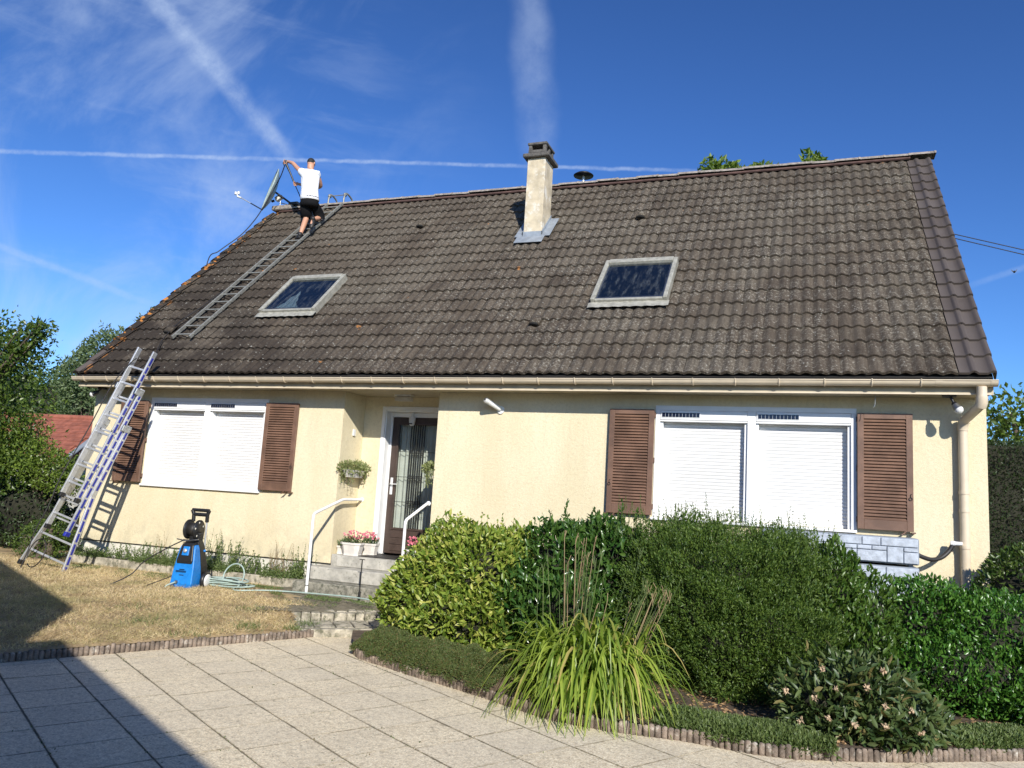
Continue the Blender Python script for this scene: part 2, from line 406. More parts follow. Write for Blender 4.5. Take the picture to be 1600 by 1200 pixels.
M['L_hedge'] = leafmat('leaf_hedge', (.035, .075, .014), (.10, .145, .028), .4, .2)
M['L_yew'] = leafmat('leaf_yew', (.014, .032, .010), (.040, .070, .018), .5, .15)
M['L_tree'] = leafmat('leaf_tree', (.035, .075, .014), (.125, .18, .03), .38, .3)
M['L_dark'] = leafmat('leaf_dark', (.012, .028, .008), (.045, .075, .018), .5, .15)  # leaf green darkened to paint in the shade under the left tree
M['L_treelt'] = leafmat('leaf_tree_light', (.07, .12, .018), (.19, .26, .04), .4, .3)
M['L_sage'] = leafmat('leaf_grey_green', (.06, .10, .04), (.16, .21, .09), .5, .25)
M['L_sage2'] = leafmat('leaf_trailing', (.12, .15, .05), (.34, .36, .16), .5, .25)
M['L_weed'] = leafmat('leaf_weed', (.06, .10, .025), (.17, .22, .07), .5, .25)
M['L_dry'] = leafmat('dry_stalk', (.22, .15, .08), (.42, .32, .18), .7, .2)
M['L_moss'] = leafmat('ground_cover_leaf', (.045, .075, .018), (.13, .165, .045), .6, .2, ((.16, .10, .04), .75))
M['L_grass'] = leafmat('dry_grass', (.40, .29, .16), (.86, .70, .45), .7, .25, ((.24, .24, .08), .84), patch=((.24, .15, .08), (.27, .25, .10)))
M['twigs'] = simple('twigs', (.022, .022, .012), .95, var=.4, scale=25, bmp=1)  # near-black core colour so gaps between leaves read as shade
M['L_litter'] = leafmat('fallen_leaf', (.16, .09, .04), (.42, .27, .14), .8, .1)

# ------------------------------------------------------------------ roof frame
PIT = R(44.654); YE, ZE = -.45, 2.78
ES = Vector((0, math.cos(PIT), math.sin(PIT))); EN = Vector((0, -math.sin(PIT), math.cos(PIT)))
XL, XR = -11.56, 1.90


def roofM(x=0, s=0, h=0):
    o = Vector((x, YE, ZE))+ES*s+EN*h
    return Matrix(((1, 0, 0, o.x), (0, ES.y, EN.y, o.y), (0, ES.z, EN.z, o.z), (0, 0, 0, 1)))


RP = lambda x, s, h=0: Vector((x, YE, ZE))+ES*s+EN*h

# ------------------------------------------------------------------ ground
def lawn_z(x, y):
    # level near the house, falling gently to the patio edging
    ex, ey = -5.34, -2.26; nx, ny = -.894, .447
    d = (x-ex)*nx+(y-ey)*ny
    u = min(1, max(0, d/1.9)); return -.458+.153*(1-(1-u)**1.6)


def sheet(name, poly_fn, x0, x1, y0, y1, st, zf, mat, kind='structure', noise=0.0):
    xs = np.arange(x0, x1+1e-6, st); ys = np.arange(y0, y1+1e-6, st); idx = {}; V = []; Fc = []
    for j, y in enumerate(ys):
        for i, x in enumerate(xs):
            V.append((x, y, zf(x, y)+(noise*(random.random()-.5))))
    w = len(xs)
    for j in range(len(ys)-1):
        for i in range(w-1):
            if poly_fn is None or poly_fn(xs[i]+st/2, ys[j]+st/2): Fc.append((j*w+i, j*w+i+1, (j+1)*w+i+1, (j+1)*w+i))
    o = link(name, arrmesh(name, np.array(V), np.array(Fc), mat, True)); tag(o, kind=kind); return o


g = MB(); g.add([(-700, -700, -.62), (700, -700, -.62), (700, 700, -.62), (-700, 700, -.62)], [(0, 1, 2, 3)])
tag(g.build('ground', M['far']), kind='structure')
# lawn
ED0 = Vector((-5.30, -2.20)); EDD = Vector((-.4472, -.8944))   # lawn edging line
def in_lawn(x, y):
    d = (x-ED0.x)*(-.894)+(y-ED0.y)*.447
    return d > .06 and y < .6
lawn_poly = [(-5.34, -2.13), (-5.55, -1.55), (-6.3, -1.25), (-6.4, -.75), (-6.7, -.45), (-40, -.45), (-40, -12), (-10.2, -12)]
def inpoly(x, y, P):
    c = False; j = len(P)-1
    for i in range(len(P)):
        if (P[i][1] > y) != (P[j][1] > y) and x < (P[j][0]-P[i][0])*(y-P[i][1])/(P[j][1]-P[i][1])+P[i][0]: c = not c
        j = i
    return c
# lawn as graded sheet with an exact straight edge
V = []; Fc = []
NI, NJ = 70, 150
for j in range(NJ+1):
    t = -3.2+j*.112*1.0          # along edging
    for i in range(NI+1):
        d = -.012+(i/NI)**1.6*14
        x = ED0.x+EDD.x*t-.894*d; y = ED0.y+EDD.y*t+.447*d
        V.append((x, y, lawn_z(x, y)-.012*(d < .01)+.006*math.sin(x*7)*math.cos(y*5)))
for j in range(NJ):
    for i in range(NI):
        a = j*(NI+1)+i; q = [a, a+1, a+NI+2, a+NI+1]
        cx = sum(V[k][0] for k in q)/4; cy = sum(V[k][1] for k in q)/4
        onstep = (cx+5.36)*.76+(cy+2.27)*.65 > -.10 and -.3 < (cx+5.36)*(-.65)+(cy+2.27)*.76 < 1.0
        if (cy < .3 or cx < -11.7) and not onstep: Fc.append(q)
lawn = link('lawn', arrmesh('lawn', np.array(V), np.array(Fc), M['grassbase'], True)); tag(lawn, kind='structure')
# mossy strip (path) between steps and lawn
def path_e(x, y): return (x+5.36)*(-.65)+(y+2.27)*.76      # metres beyond the front edge of the stone steps
def path_z(x, y):
    e = path_e(x, y); zz = -.60 if e < .72 else -.388+.083*min(1, (e-.72)/.9)
    wgt = min(1, max(0, (x+6.55-.9*max(0, y+1.15)*-1+.12*math.sin(y*9)+.08*math.sin(y*23))/.45)) if y < -.95 else min(1, max(0, (x+7.3+.15*math.sin(y*11))/.5))
    lz = lawn_z(x, y)
    return (lz-.03)*(1-wgt)+max(lz+.012, zz)*wgt
sheet('path', lambda x, y: path_e(x, y) > .70 and x > -7.9, -7.9, -3.9, -2.7, -.25, .05, path_z, M['path'], noise=.010)
# bed soil
BED = [(-4.42, -2.72), (-4.26, -2.88), (-3.87, -3.05), (-3.48, -3.24), (-3.01, -3.42), (-2.56, -3.62), (-2.2, -3.80), (-1.86, -3.94), (-1.4, -3.98), (-.9, -3.92), (-.61, -3.93), (-.34, -3.96), (-.08, -3.92), (.3, -3.74), (.62, -3.57), (.88, -3.40), (1.2, -3.19), (1.53, -2.98), (2.2, -2.6), (3.2, -2.0), (5, -1.0)]
bm_ = MB(); inner = [(-4.9, -1.9, ), (-4.55, -1.4), (-4.0, -1.2)]
bp = [(x, y+.03) for x, y in BED]+[(9, 1.5), (9, 6), (2.0, 6), (2.0, -.02), (-4.6, -.02), (-4.6, -1.3), (-4.95, -1.9), (-4.72, -2.3)]
bm_.add([(x, y, -.47) for x, y in bp], [tuple(range(len(bp)))])
tag(bm_.build('flower_bed_soil', M['soil']), kind='structure')
# patio base + slabs
pb = MB(); pb.add([(-13, -16, -.5542), (9, -16, -.5542), (9, -1.2, -.5542), (-13, -1.2, -.5542)], [(0, 1, 2, 3)])
patio = tag(pb.build('patio', M['joint']), kind='structure')
O2 = Vector((-4.733, -4.972)); U_ = Vector((.863, -.505)).normalized(); V_ = Vector((.505, .863)).normalized()
sl_mb = MB(); w_ = .2458
def slab_mb(seed):
    rr = random.Random(seed); s = MB(); c = .003
    lo = [(-w_, -w_), (w_, -w_), (w_, w_), (-w_, w_)]; lo = [(x+rr.uniform(-.002, .002), y+rr.uniform(-.002, .002)) for x, y in lo]
    s.add([(x, y, -.03) for x, y in lo]+[(x, y, 0) for x, y in lo], [(0, 1, 5, 4), (1, 2, 6, 5), (2, 3, 7, 6), (3, 0, 4, 7), (4, 5, 6, 7)])
    return s
slabmeshes = [slab_mb(i).mesh('paving_slab', M['slab']) for i in range(5)]
rotS = Matrix(((U_.x, V_.x, 0, 0), (U_.y, V_.y, 0, 0), (0, 0, 1, 0), (0, 0, 0, 1)))
cands = []
for jv in range(-16, 12):
    off = random.choice([-.04, 0, .03, .22])
    for iu in range(-16, 18):
        c = O2+U_*(iu*.5+.25+off)+V_*(jv*.503+.2515)
        if c.y > -1.6 or c.y < -13 or c.x < -10 or c.x > 5: continue
        if (c.x-ED0.x)*(-.894)+(c.y-ED0.y)*.447 > .35: continue
        if inpoly(c.x, c.y-.42, bp): continue
        cands.append(((c-Vector((-2.2, -5.3))).length, c))
cands.sort(key=lambda t: t[0])
rest = MB()
for k, (d, c) in enumerate(cands):
    tilt = Matrix.Rotation(random.uniform(-.002, .002), 4, 'X') @ Matrix.Rotation(random.uniform(-.002, .002), 4, 'Y')
    mw = Matrix.Translation((c.x, c.y, -.55+random.uniform(-.001, .001))) @ rotS @ tilt
    if k < 260: link('paving_slab', slabmeshes[k % 5], patio, mw)
    else:
        s = slab_mb(k); rest.add([mw @ Vector(v) for v in s.v], s.f)
tag(rest.build('paving_slab', M['slab'], patio), kind='stuff')

# ------------------------------------------------------------------ edging
def log_mesh(h, r, seed):
    rr = random.Random(seed); s = MB(); n = 7
    hh = h*rr.uniform(.84, 1.05)
    s.rings([((0, 0, -.06), (r, 0, 0), (0, r*.8, 0)), ((0, 0, hh-.018), (r*rr.uniform(.94, 1), 0, 0), (0, r*.8, 0)), ((rr.uniform(-.003, .003), 0, hh-.004), (r*.75, 0, 0), (0, r*.6, 0)), ((0, 0, hh), (r*.3, 0, 0), (0, r*.25, 0))], n)
    return s.mesh('edging_log', M['edge'])
logm = [log_mesh(.092, .0245, i) for i in range(12)]
def edging(name, label, pts, z, pitch=.0465, lo=0, zs=1.0):
    t = thing(name, label, 'edging', (pts[0][0], pts[0][1], z))
    P = [Vector(p) for p in pts]; acc = 0; k = 0
    for a, b in zip(P[:-1], P[1:]):
        L = (b-a).length; d = (b-a)/L; ang = math.atan2(d.y, d.x)
        while acc < L:
            p = a+d*acc
            mw = Matrix.Translation((p.x+random.uniform(-.003, .003), p.y+random.uniform(-.004, .004), z)) @ Matrix.Rotation(ang+random.uniform(-.08, .08), 4, 'Z') @ Matrix.Rotation(random.uniform(-.04, .04), 4, 'X') @ Matrix.Scale(zs, 4, (0, 0, 1))
            link('edging_log', random.choice(logm), t, mw); k += 1; acc += pitch
        acc -= L
    return t
edging('lawn_edging', 'low scalloped concrete edging along the dry lawn and patio', [tuple(ED0+EDD*-.05), tuple(ED0+EDD*6.4)], -.55)
edging('bed_edging', 'scalloped brown edging around the ground cover and shrub bed', [(x, y) for x, y in BED[:19]], -.55)

# ------------------------------------------------------------------ HOUSE
house = thing('house', 'cream rendered one-and-a-half storey house with brown tiled roof and chimney', 'house', (-4.8, 0, -.3))
# walls
w = MB(); TH = .30
def front(x0, x1, z0, z1, y=0, th=TH): w.box(x0, x1, y, y+th, z0, z1)
ZB_, ZT_ = .05, 2.60
WL = (-10.305, -7.935, 1.03, 2.462); WR = (-1.86, .536, 1.03, 2.462)
def wallpanel(x0, x1, win):
    a, b, c, d = win
    front(x0, a, ZB_, ZT_); front(b, x1, ZB_, ZT_); front(a, b, ZB_, c); front(a, b, d, ZT_)
    w.box(a, b, .17, TH, c, d)
wallpanel(-11.57, -6.56, WL); wallpanel(-4.985, 1.886, WR)
RD = .60
# recess: left side wall is the end of the left panel (.3 thick) plus a return; back wall round the door
w.box(-6.86, -6.56, TH, RD+.3, ZB_, ZT_); w.box(-4.985, -4.685, TH, RD+.3, ZB_, ZT_)
DX0, DX1, DZ0, DZ1 = -6.18, -5.17, .20, 2.40
w.box(-6.56, DX0, RD, RD+.3, .03, ZT_); w.box(DX1, -4.985, RD, RD+.3, .03, ZT_); w.box(DX0, DX1, RD, RD+.3, DZ1, ZT_)
# gables and back
YB = 8.78
for x0, x1 in ((-11.57, -11.27), (1.586, 1.886)):
    pr = [(TH, -.4), (YB-.3, -.4), (YB-.3, 2.6), (4.166, 7.12), (TH, 3.2)]
    Mx = Matrix(((0, 0, 1, x0), (1, 0, 0, 0), (0, 1, 0, 0), (0, 0, 0, 1)))
    w.prism(pr, x1-x0, Mx)
w.box(-11.57, 1.886, YB-.3, YB, -.4, 2.6)
wall = w.build('wall', M['wall'], house)
pl = MB(); pl.box(-11.55, -6.575, .012, .28, -.5, .03); pl.box(-4.97, 1.875, .012, .28, -.5, .03)
pl.build('plinth', M['plinth'], house)
dl = MB(); dl.box(-11.56, -6.57, .006, .28, .03, .05); dl.box(-4.98, 1.88, .006, .28, .03, .05)
dl.build('damp_course', M['black'], house)  # thin black band between wall and plinth
# soffit + fascia + recess ceiling
sf = MB(); sf.box(-11.56, 1.88, -.36, RD+.28, 2.602, 2.625); sf.build('soffit', M['soffit'], house)
fa = MB(); fa.box(-11.56, 1.89, -.385, -.362, 2.585, 2.76); fa.build('fascia', M['soffit'], house)
tr_ = MB(); tr_.box(-11.5, 1.87, -.395, -.386, 2.585, 2.600); tr_.build('fascia_trim', M['gutter'], house)
# vent grille in the wall
vg = MB()
for i in range(4): vg.box(-9.31, -9.15, -.006, .0, .125+i*.022, .133+i*.022)
vg.build('air_vent', M['darkbrown'], house)

# windows
def window(X0, X1, nm_label):
    Z0, Z1 = 1.03, 2.462; y0 = -.012
    f = MB(); mid = (X0+X1)/2; jw = .062
    f.box(X0, X1, y0, .12, Z1-.062, Z1)                       # head
    f.box(X0, X0+jw, y0, .13, Z0, Z1-.062); f.box(X1-jw, X1, y0, .13, Z0, Z1-.062)
    f.box(mid-.05, mid+.05, y0, .13, Z0, Z1-.062)
    win = f.build('window', M['white'], house, bevel=.004)
    tag(win, nm_label)
    sl = MB(); sl.box(X0-.02, X1+.0, -.045, .13, Z0-.035, Z0-.001); sl.build('sill', M['white'], win, bevel=.005)
    for a, b in ((X0+jw, mid-.05), (mid+.05, X1-jw)):
        bx = MB(); bx.box(a+.002, b-.002, -.020, .12, Z1-.185, Z1-.065); bx.build('roller_box', M['white'], win, bevel=.006)
        lp = MB(); lp.box(a+.002, b-.002, -.014, .1, Z1-.205, Z1-.188); lp.build('box_lip', M['white'], win)
        fr = MB(); fr.box(a+.02, a+.51, -.026, -.0205, Z1-.158, Z1-.088); fr.build('solar_panel', M['white'], win)
        for k in range(11):
            c = MB(); c.box(a+.026+k*.0435, a+.066+k*.0435, -.0285, -.0265, Z1-.151, Z1-.095); c.build('solar_cell', M['pv'], win)
        gd = MB(); gd.box(a+.001, a+.035, .02, .13, Z0, Z1-.21); gd.build('guide_rail', M['white'], win); gd = MB(); gd.box(b-.035, b-.001, .02, .13, Z0, Z1-.21); gd.build('guide_rail', M['white'], win)
        # slat mesh shared
        s = MB(); L = b-a-.072; prof = [(0, .0015), (.010, -.0035), (.021, -.0055), (.032, -.0035), (.0405, .0015)]
        vs = []
        for x in (-L/2, L/2): vs += [(x, y, z) for z, y in prof]
        s.add(vs, [(i, i+1, 5+i+1, 5+i) for i in range(4)], True); s.add([(-L/2, .008, 0), (L/2, .008, 0), (L/2, .008, .0428), (-L/2, .008, .0428)], [(0, 1, 2, 3)])
        me = s.mesh('roller_slat', M['slat']); z = Z0+.045
        n = 0
        while z < Z1-.2:
            link('roller_slat', me, win, Matrix.Translation(((a+b)/2, .112+random.uniform(-.0006, .0006), z))); z += .0428; n += 1
        bb = MB(); bb.box(a+.03, b-.03, .095, .125, Z0+.002, Z0+.043); bb.build('bottom_bar', M['white'], win, bevel=.004)
    return win
window(WL[0], WL[1], 'white window with closed roller blinds beside the ladder')
window(WR[0], WR[1], 'white window with closed roller blinds behind the shrubs')
# shutters
def shutter(x0, label, flip, ang=0):
    W_, H, T = .587, 1.35, .036
    hx = x0 if flip else x0+W_            # hinge side toward the window
    base = Matrix.Translation((hx, -.060, 1.05)) @ Matrix.Rotation(ang, 4, 'Z') @ Matrix.Translation((-hx, .060, -1.05))
    f = MB(); y0, y1 = -.078, -.078+T; z0, z1 = 1.05, 2.40
    st = .070
    f.box(x0, x0+st, y0, y1, z0, z1); f.box(x0+W_-st, x0+W_, y0, y1, z0, z1)
    f.box(x0+st, x0+W_-st, y0+.001, y1-.001, z0, z0+.115); f.box(x0+st, x0+W_-st, y0+.001, y1-.001, z1-.065, z1)
    f.v = [tuple(base @ Vector(v)) for v in f.v]
    o = f.build('shutter', M['brown'], house, bevel=.003); tag(o, label)
    n = 31; zz = (z1-.065-z0-.115)/n
    s = MB(); hl = (W_-2*st)/2
    s.box(-hl, hl, -.004, .004, -.0235, .0235)
    me = s.mesh('louvre_slat', M['brown'])
    for i in range(n):
        mw = base @ Matrix.Translation((x0+W_/2, (y0+y1)/2, z0+.115+(i+.5)*zz)) @ Matrix.Rotation(R(-38+random.uniform(-1.5, 1.5)), 4, 'X')
        link('louvre_slat', me, o, mw)
    bk = MB(); bk.box(x0+st+.002, x0+W_-st-.002, y1-.005, y1-.002, z0+.1, z1-.06); bk.v = [tuple(base @ Vector(v)) for v in bk.v]; bk.build('back_board', M['brown'], o)
    # hinges and ring
    h = MB(); xs = x0+W_ if not flip else x0
    ox = x0 if not flip else x0+W_
    for z in (1.16, 2.33, 1.75): h.box(xs-.012, xs+.012, y1, -.0, z-.03, z+.03)
    h.v = [tuple(base @ Vector(v)) for v in h.v]
    h.build('hinge', M['brown'], o)
    r = MB(); xr = ox+(.03 if not flip else -.03)
    r.tube([(xr+.017*math.cos(a), y0-.008, 1.42+.017*math.sin(a)) for a in [k*math.pi/6 for k in range(13)]], .0035, 6, False)
    r.tube([(xr, y0-.004, 1.44), (xr, y0-.006, 1.47), (xr+.015, y0-.004, 1.475)], .003, 6)
    r.v = [tuple(base @ Vector(v)) for v in r.v]; r.build('ring_latch', M['black'], o)
    c = MB(); xc = ox+(.10 if not flip else -.10); c.box(xc-.008, xc+.008, -.1, .0, 1.018, 1.03); c.bar((xc-.03, -.1, 1.01), (xc+.03, -.1, 1.06), .012, .012); c.box(ox-.02+(0 if not flip else .0), ox+.02, -.085, -.01, 1.03, 1.046)
    c.build('stay_catch', M['brown'], o)
shutter(.540, 'brown louvred shutter nearest the downpipe', True)
shutter(-2.450, 'brown louvred shutter left of the window behind the shrubs', False)
shutter(-7.930, 'brown louvred shutter between the left window and the porch', True, R(2))
shutter(-10.897, 'brown louvred shutter crossed by the ladder shadow', False)

# door
df = MB()
df.box(DX0-.055, DX0, RD-.015, RD+.0, .19, DZ1+.055); df.box(DX0, DX1, RD-.015, RD, DZ1, DZ1+.055); df.box(DX1, DX1+.055, RD-.015, RD, .19, DZ1+.055)
df.box(DX0-.001, DX0+.018, RD+.001, RD+.2, .19, DZ1-.001); df.box(DX1-.018, DX1+.001, RD+.001, RD+.2, .19, DZ1-.001); df.box(DX0+.018, DX1-.018, RD+.001, RD+.2, DZ1-.018, DZ1-.001)
df.box(DX0+.018, DX0+.05, RD+.15, RD+.199, .19, DZ1-.02); df.box(DX0+.05, DX1-.05, RD+.15, RD+.199, DZ1-.09, DZ1-.02); df.box(DX1-.05, DX1-.018, RD+.15, RD+.199, .19, DZ1-.02)
df.build('door_frame', M['white'], house, bevel=.003)
DY = RD+.165; LX0, LX1, LZ0, LZ1 = DX0+.052, DX1-.052, .21, DZ1-.095
GX0, GX1, GZ0, GZ1 = LX0+.115, LX1-.10, .60, LZ1-.115
d_ = MB()
d_.box(LX0, GX0, DY, DY+.05, LZ0, LZ1); d_.box(GX1, LX1, DY, DY+.05, LZ0, LZ1); d_.box(GX0, GX1, DY, DY+.05, GZ1, LZ1); d_.box(GX0, GX1, DY, DY+.05, LZ0, GZ0)
for a, b, c, e in ((GX0, GX1, GZ0-.03, GZ0), (GX0-.03, GX0, GZ0-.03, GZ1+.03), (GX1, GX1+.03, GZ0-.03, GZ1+.03), (GX0, GX1, GZ1, GZ1+.03)): d_.box(a, b, DY-.014, DY-.001, c, e)
door = d_.build('door', M['darkbrown'], house, bevel=.003)
for i in range(3):
    b = MB(); b.box(LX0+.1, LX1-.1, DY-.009, DY-.0005, .25+i*.1, .335+i*.1); b.build('door_board', M['darkbrown'], door, bevel=.006)
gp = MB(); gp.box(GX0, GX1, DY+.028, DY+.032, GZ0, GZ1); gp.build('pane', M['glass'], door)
gm = (GX0+GX1)/2-.015
for k in range(7):
    x = gm-.115+k*.0385; b = MB(); b.box(x-.006, x+.006, DY+.0, DY+.014, GZ0, GZ1); b.build('grille_bar', M['iron'], door)
for z in (.995, 1.38, 1.77):
    b = MB(); b.box(GX0, GX1, DY+.004, DY+.010, z-.004, z+.004); b.build('grille_bar', M['iron'], door)
    for dz in (-.018, .018):
        b = MB(); b.box(gm-.12, gm+.12, DY-.002, DY-.0005, z+dz-.006, z+dz+.006); b.build('grille_bar', M['iron'], door)
cu = MB(); NC = 90; vs = []
for j, z in enumerate((GZ0-.05, GZ1+.05)):
    for i in range(NC+1):
        x = GX0-.04+(GX1-GX0+.08)*i/NC; vs.append((x, DY+.10+.022*math.sin(i*.62+.6*math.sin(i*.21)), z))
cu.add(vs, [(i, i+1, NC+2+i, NC+1+i) for i in range(NC)], True); cu.build('door_curtain', M['curtain'], door)
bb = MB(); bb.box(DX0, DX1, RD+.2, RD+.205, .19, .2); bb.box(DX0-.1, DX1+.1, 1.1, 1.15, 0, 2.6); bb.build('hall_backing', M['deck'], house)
h_ = MB(); hx = LX0+.055
h_.box(hx-.022, hx+.022, DY-.008, DY, 1.10, 1.36); hd = h_.build('handle', M['lamp_white'], door, bevel=.008, seg=2)
h2 = MB(); h2.tube([(hx, DY-.005, 1.26), (hx, DY-.05, 1.26), (hx+.02, DY-.055, 1.26), (hx+.115, DY-.052, 1.262)], [.010, .010, .009, .008], 8); h2.build('handle', M['lamp_white'], door)

# ---- roof
rf = MB(); Lr = 6.46
def rbox(mb, x0, x1, s0, s1, h0, h1): mb.box(x0, x1, s0, s1, h0, h1, roofM())
rbox(rf, XL+.02, XR-.02, 0.0, Lr, -.14, -.02)
yb0, zb0 = 8.783, 2.78
bk = [(XL+.02, 4.166, 7.34), (XR-.02, 4.166, 7.34), (XR-.02, yb0, zb0), (XL+.02, yb0, zb0)]
rf.add(bk+[(x, y, z-.12) for x, y, z in bk], [(0, 1, 2, 3), (7, 6, 5, 4), (1, 5, 6, 2), (0, 3, 7, 4), (3, 2, 6, 7)])
roof = rf.build('roof', M['deck'], house)
TW, TG, NR = .30, .3355, 19
def tile_geo(wd, seed, amp=.029, rolls=2, n=16, th=.032, lift=.036):
    """tile: x 0..wd, y 0..TG+.03 up the slope, lower end lifted"""
    rr = random.Random(seed); prof = []
    for i in range(n+1):
        u = i/n; z = amp*(.5-.5*math.cos(2*math.pi*rolls*u+.0))
        z = amp*(.5-.5*math.cos(2*math.pi*rolls*u))**.8
        prof.append((u*wd, z))
        y1 = TG+.02; vs = []
    for (x, z) in prof: vs.append((x, 0, z*1.05+lift+th*0))
    for (x, z) in prof: vs.append((x, y1, z+.004))
    fs = [(i, i+1, n+2+i, n+1+i) for i in range(n)]
    s = MB(); s.add(vs, fs, True)
    fr = [(x, 0, z*1.05+lift) for x, z in prof]+[(x, .0, z*.9+lift-th) for x, z in prof]
    s.add(fr, [(n+1+i, n+2+i, i+1, i) for i in range(n)])
    return s
tiles_geo = [tile_geo(TW-.0015, i) for i in range(3)]
tmesh = [t.mesh('roof_tile', M['tile']) for t in tiles_geo]
SK = [(-8.905, -7.765, 1.73, 2.93), (-3.005, -1.883, 1.73, 2.95)]   # skylights x0,x1,s0,s1
CH = (-4.79, -4.45, 2.50, 2.95)
places = []
x = XL+.02; ncol = int((1.545-XL-.02)/TW)
xstart = 1.545-(ncol+1)*TW
for r_ in range(NR):
    s0 = .012+r_*TG
    for c_ in range(ncol+1):
        x0 = xstart+c_*TW
        if x0 < XL-.12: continue
        cx, cs_ = x0+TW/2, s0+TG/2
        if any(a < x0 and x0+TW < b and c < s0 and s0+TG < d-.05 for a, b, c, d in SK): continue
        if -4.75 < cx < -4.47 and 4.2 < cs_ < 4.75: continue
        places.append((x0, s0))
def tdist(p): return (RP(p[0]+.15, p[1]+.17)-CAM).length
places.sort(key=tdist)
rest = MB(); rv = []; rfc = []
for k, (x0, s0) in enumerate(places):
    jit = Matrix.Rotation(random.gauss(0, .006), 4, 'Z') @ Matrix.Rotation(random.gauss(0, .004), 4, 'X')
    mw = roofM(x0+random.gauss(0, .0015), s0+random.gauss(0, .004), random.uniform(0, .004)) @ jit
    if k < 300: link('roof_tile', tmesh[k % 3], roof, mw)
    else:
        t = tiles_geo[k % 3]; rest.add([mw @ Vector(v) for v in t.v], []); b = len(rest.v)-len(t.v)
        rest.f += [tuple(i+b for i in f) for f in t.f]; rest.sm += t.sm
tag(rest.build('roof_tile', M['tile'], roof), kind='stuff')
# new smooth verge tiles on the right, two columns; left verge
def pan_tile(): 
    s = MB(); wd = .152
    pr = [(0, .012), (.008, .004), (.1, .004), (.112, .012), (.125, .026), (.14, .032), (.152, .030)]
    n = len(pr)-1
    s.add([(x, 0, z+.036) for x, z in pr]+[(x, TG+.02, z+.006) for x, z in pr], [(i, i+1, n+2+i, n+1+i) for i in range(n)], True)
    s.add([(x, 0, z+.036) for x, z in pr]+[(x, 0, z+.008) for x, z in pr], [(n+1+i, n+2+i, i+1, i) for i in range(n)])
    return s
def verge_tile(flip=1):
    s = MB(); pr = [(0, .030), (.01, .032), (.025, .020), (.04, .006), (.13, .006), (.15, .02), (.17, .034), (.19, .036), (.207, .026), (.212, .0), (.212, -.13)]
    n = len(pr)-1; pr = [(x*flip, z) for x, z in pr]
    s.add([(x, 0, z+.036) for x, z in pr]+[(x, TG+.02, z+.006) for x, z in pr], [(i, i+1, n+2+i, n+1+i) if flip > 0 else (n+1+i, n+2+i, i+1, i) for i in range(n)], True)
    s.add([(x, 0, z+.036) for x, z in pr]+[(x, 0, z+.008) for x, z in pr[:-1]]+[(pr[-1][0], 0, pr[-1][1]+.036)], [(n+1+i, n+2+i, i+1, i) for i in range(n)])
    return s
pmesh = pan_tile().mesh('verge_tile', M['newtile']); vmesh = verge_tile().mesh('verge_tile', M['newtile'])
lmesh = verge_tile(-1).mesh('verge_tile', M['tile']); lmesh2 = verge_tile(-1).mesh('verge_tile', M['newtile'])
for r_ in range(NR):
    s0 = .012+r_*TG
    link('verge_tile', pmesh, roof, roofM(1.547, s0, .004)); link('verge_tile', vmesh, roof, roofM(1.699, s0-.005, .004))
    link('verge_tile', lmesh2 if r_ < 2 else lmesh, roof, roofM(XL+.19, s0-.003, .006+random.uniform(0, .006)))
# ridge tiles
rt = MB(); n = 10
for i in range(2): pass
def ridge_geo(L):
    s = MB(); rr = []
    for x, k in ((0, 1.0), (L*.97, 1.0), (L*.97, 1.07), (L+.02, 1.07)):
        rr.append((x, k))
    vs = []; 
    for x, k in rr:
        for i in range(n+1):
            a = math.pi*i/n; vs.append((x, .135*k*math.cos(a), .075*k*math.sin(a)-.005))
    fs = [(j*(n+1)+i, j*(n+1)+i+1, (j+1)*(n+1)+i+1, (j+1)*(n+1)+i) for j in range(3) for i in range(n)]
    s.add(vs, fs, False)
    s.add(vs[:n+1], [tuple(range(n+1))]); s.add(vs[-(n+1):], [tuple(reversed(range(n+1)))])
    return s
rme = ridge_geo(.40).mesh('ridge_tile', M['ridge'])
x = XL+.2
while x < XR-.05:
    link('ridge_tile', rme, roof, Matrix.Translation((x, 4.166, 7.37+random.uniform(-.006, .012))) @ Matrix.Rotation(random.gauss(.012, .012), 4, 'Y')); x += .392
ru = MB(); rbox(ru, XL+.2, XR-.3, Lr-.10, Lr-.045, .05, .075); ru.build('ridge_underlay', M['redmortar'], roof)
# gable-end capping slab at the left end of the ridge
gc = MB(); gc.box(-11.56, -11.0, 4.00, 4.33, 7.34, 7.45); gc.build('ridge_end_cap', M['ridge'], roof, bevel=.02)
# tile vents
for (x, s) in ((-3.72, 1.237), (-7.155, 5.017), (-2.75, 4.738), (-10.49, 1.23)):
    v = MB(); Mv = roofM(x, s, .085)
    v.rings([(Mv @ Vector((0, -.07, .0)), Mv.to_3x3() @ Vector((.085, 0, 0)), Mv.to_3x3() @ Vector((0, 0, .055))), (Mv @ Vector((0, .05, .0)), Mv.to_3x3() @ Vector((.08, 0, 0)), Mv.to_3x3() @ Vector((0, 0, .05))), (Mv @ Vector((0, .17, -.02)), Mv.to_3x3() @ Vector((.06, 0, 0)), Mv.to_3x3() @ Vector((0, 0, .02)))], 12)
    vo = v.build('vent_tile', M['tile'], roof)
    k = MB(); k.rings([(Mv @ Vector((0, -.072, .0)), Mv.to_3x3() @ Vector((.065, 0, 0)), Mv.to_3x3() @ Vector((0, 0, .038))), (Mv @ Vector((0, -.075, .0)), Mv.to_3x3() @ Vector((.065, 0, 0)), Mv.to_3x3() @ Vector((0, 0, .038)))], 12)
    k.build('vent_opening', M['deck'], roof)
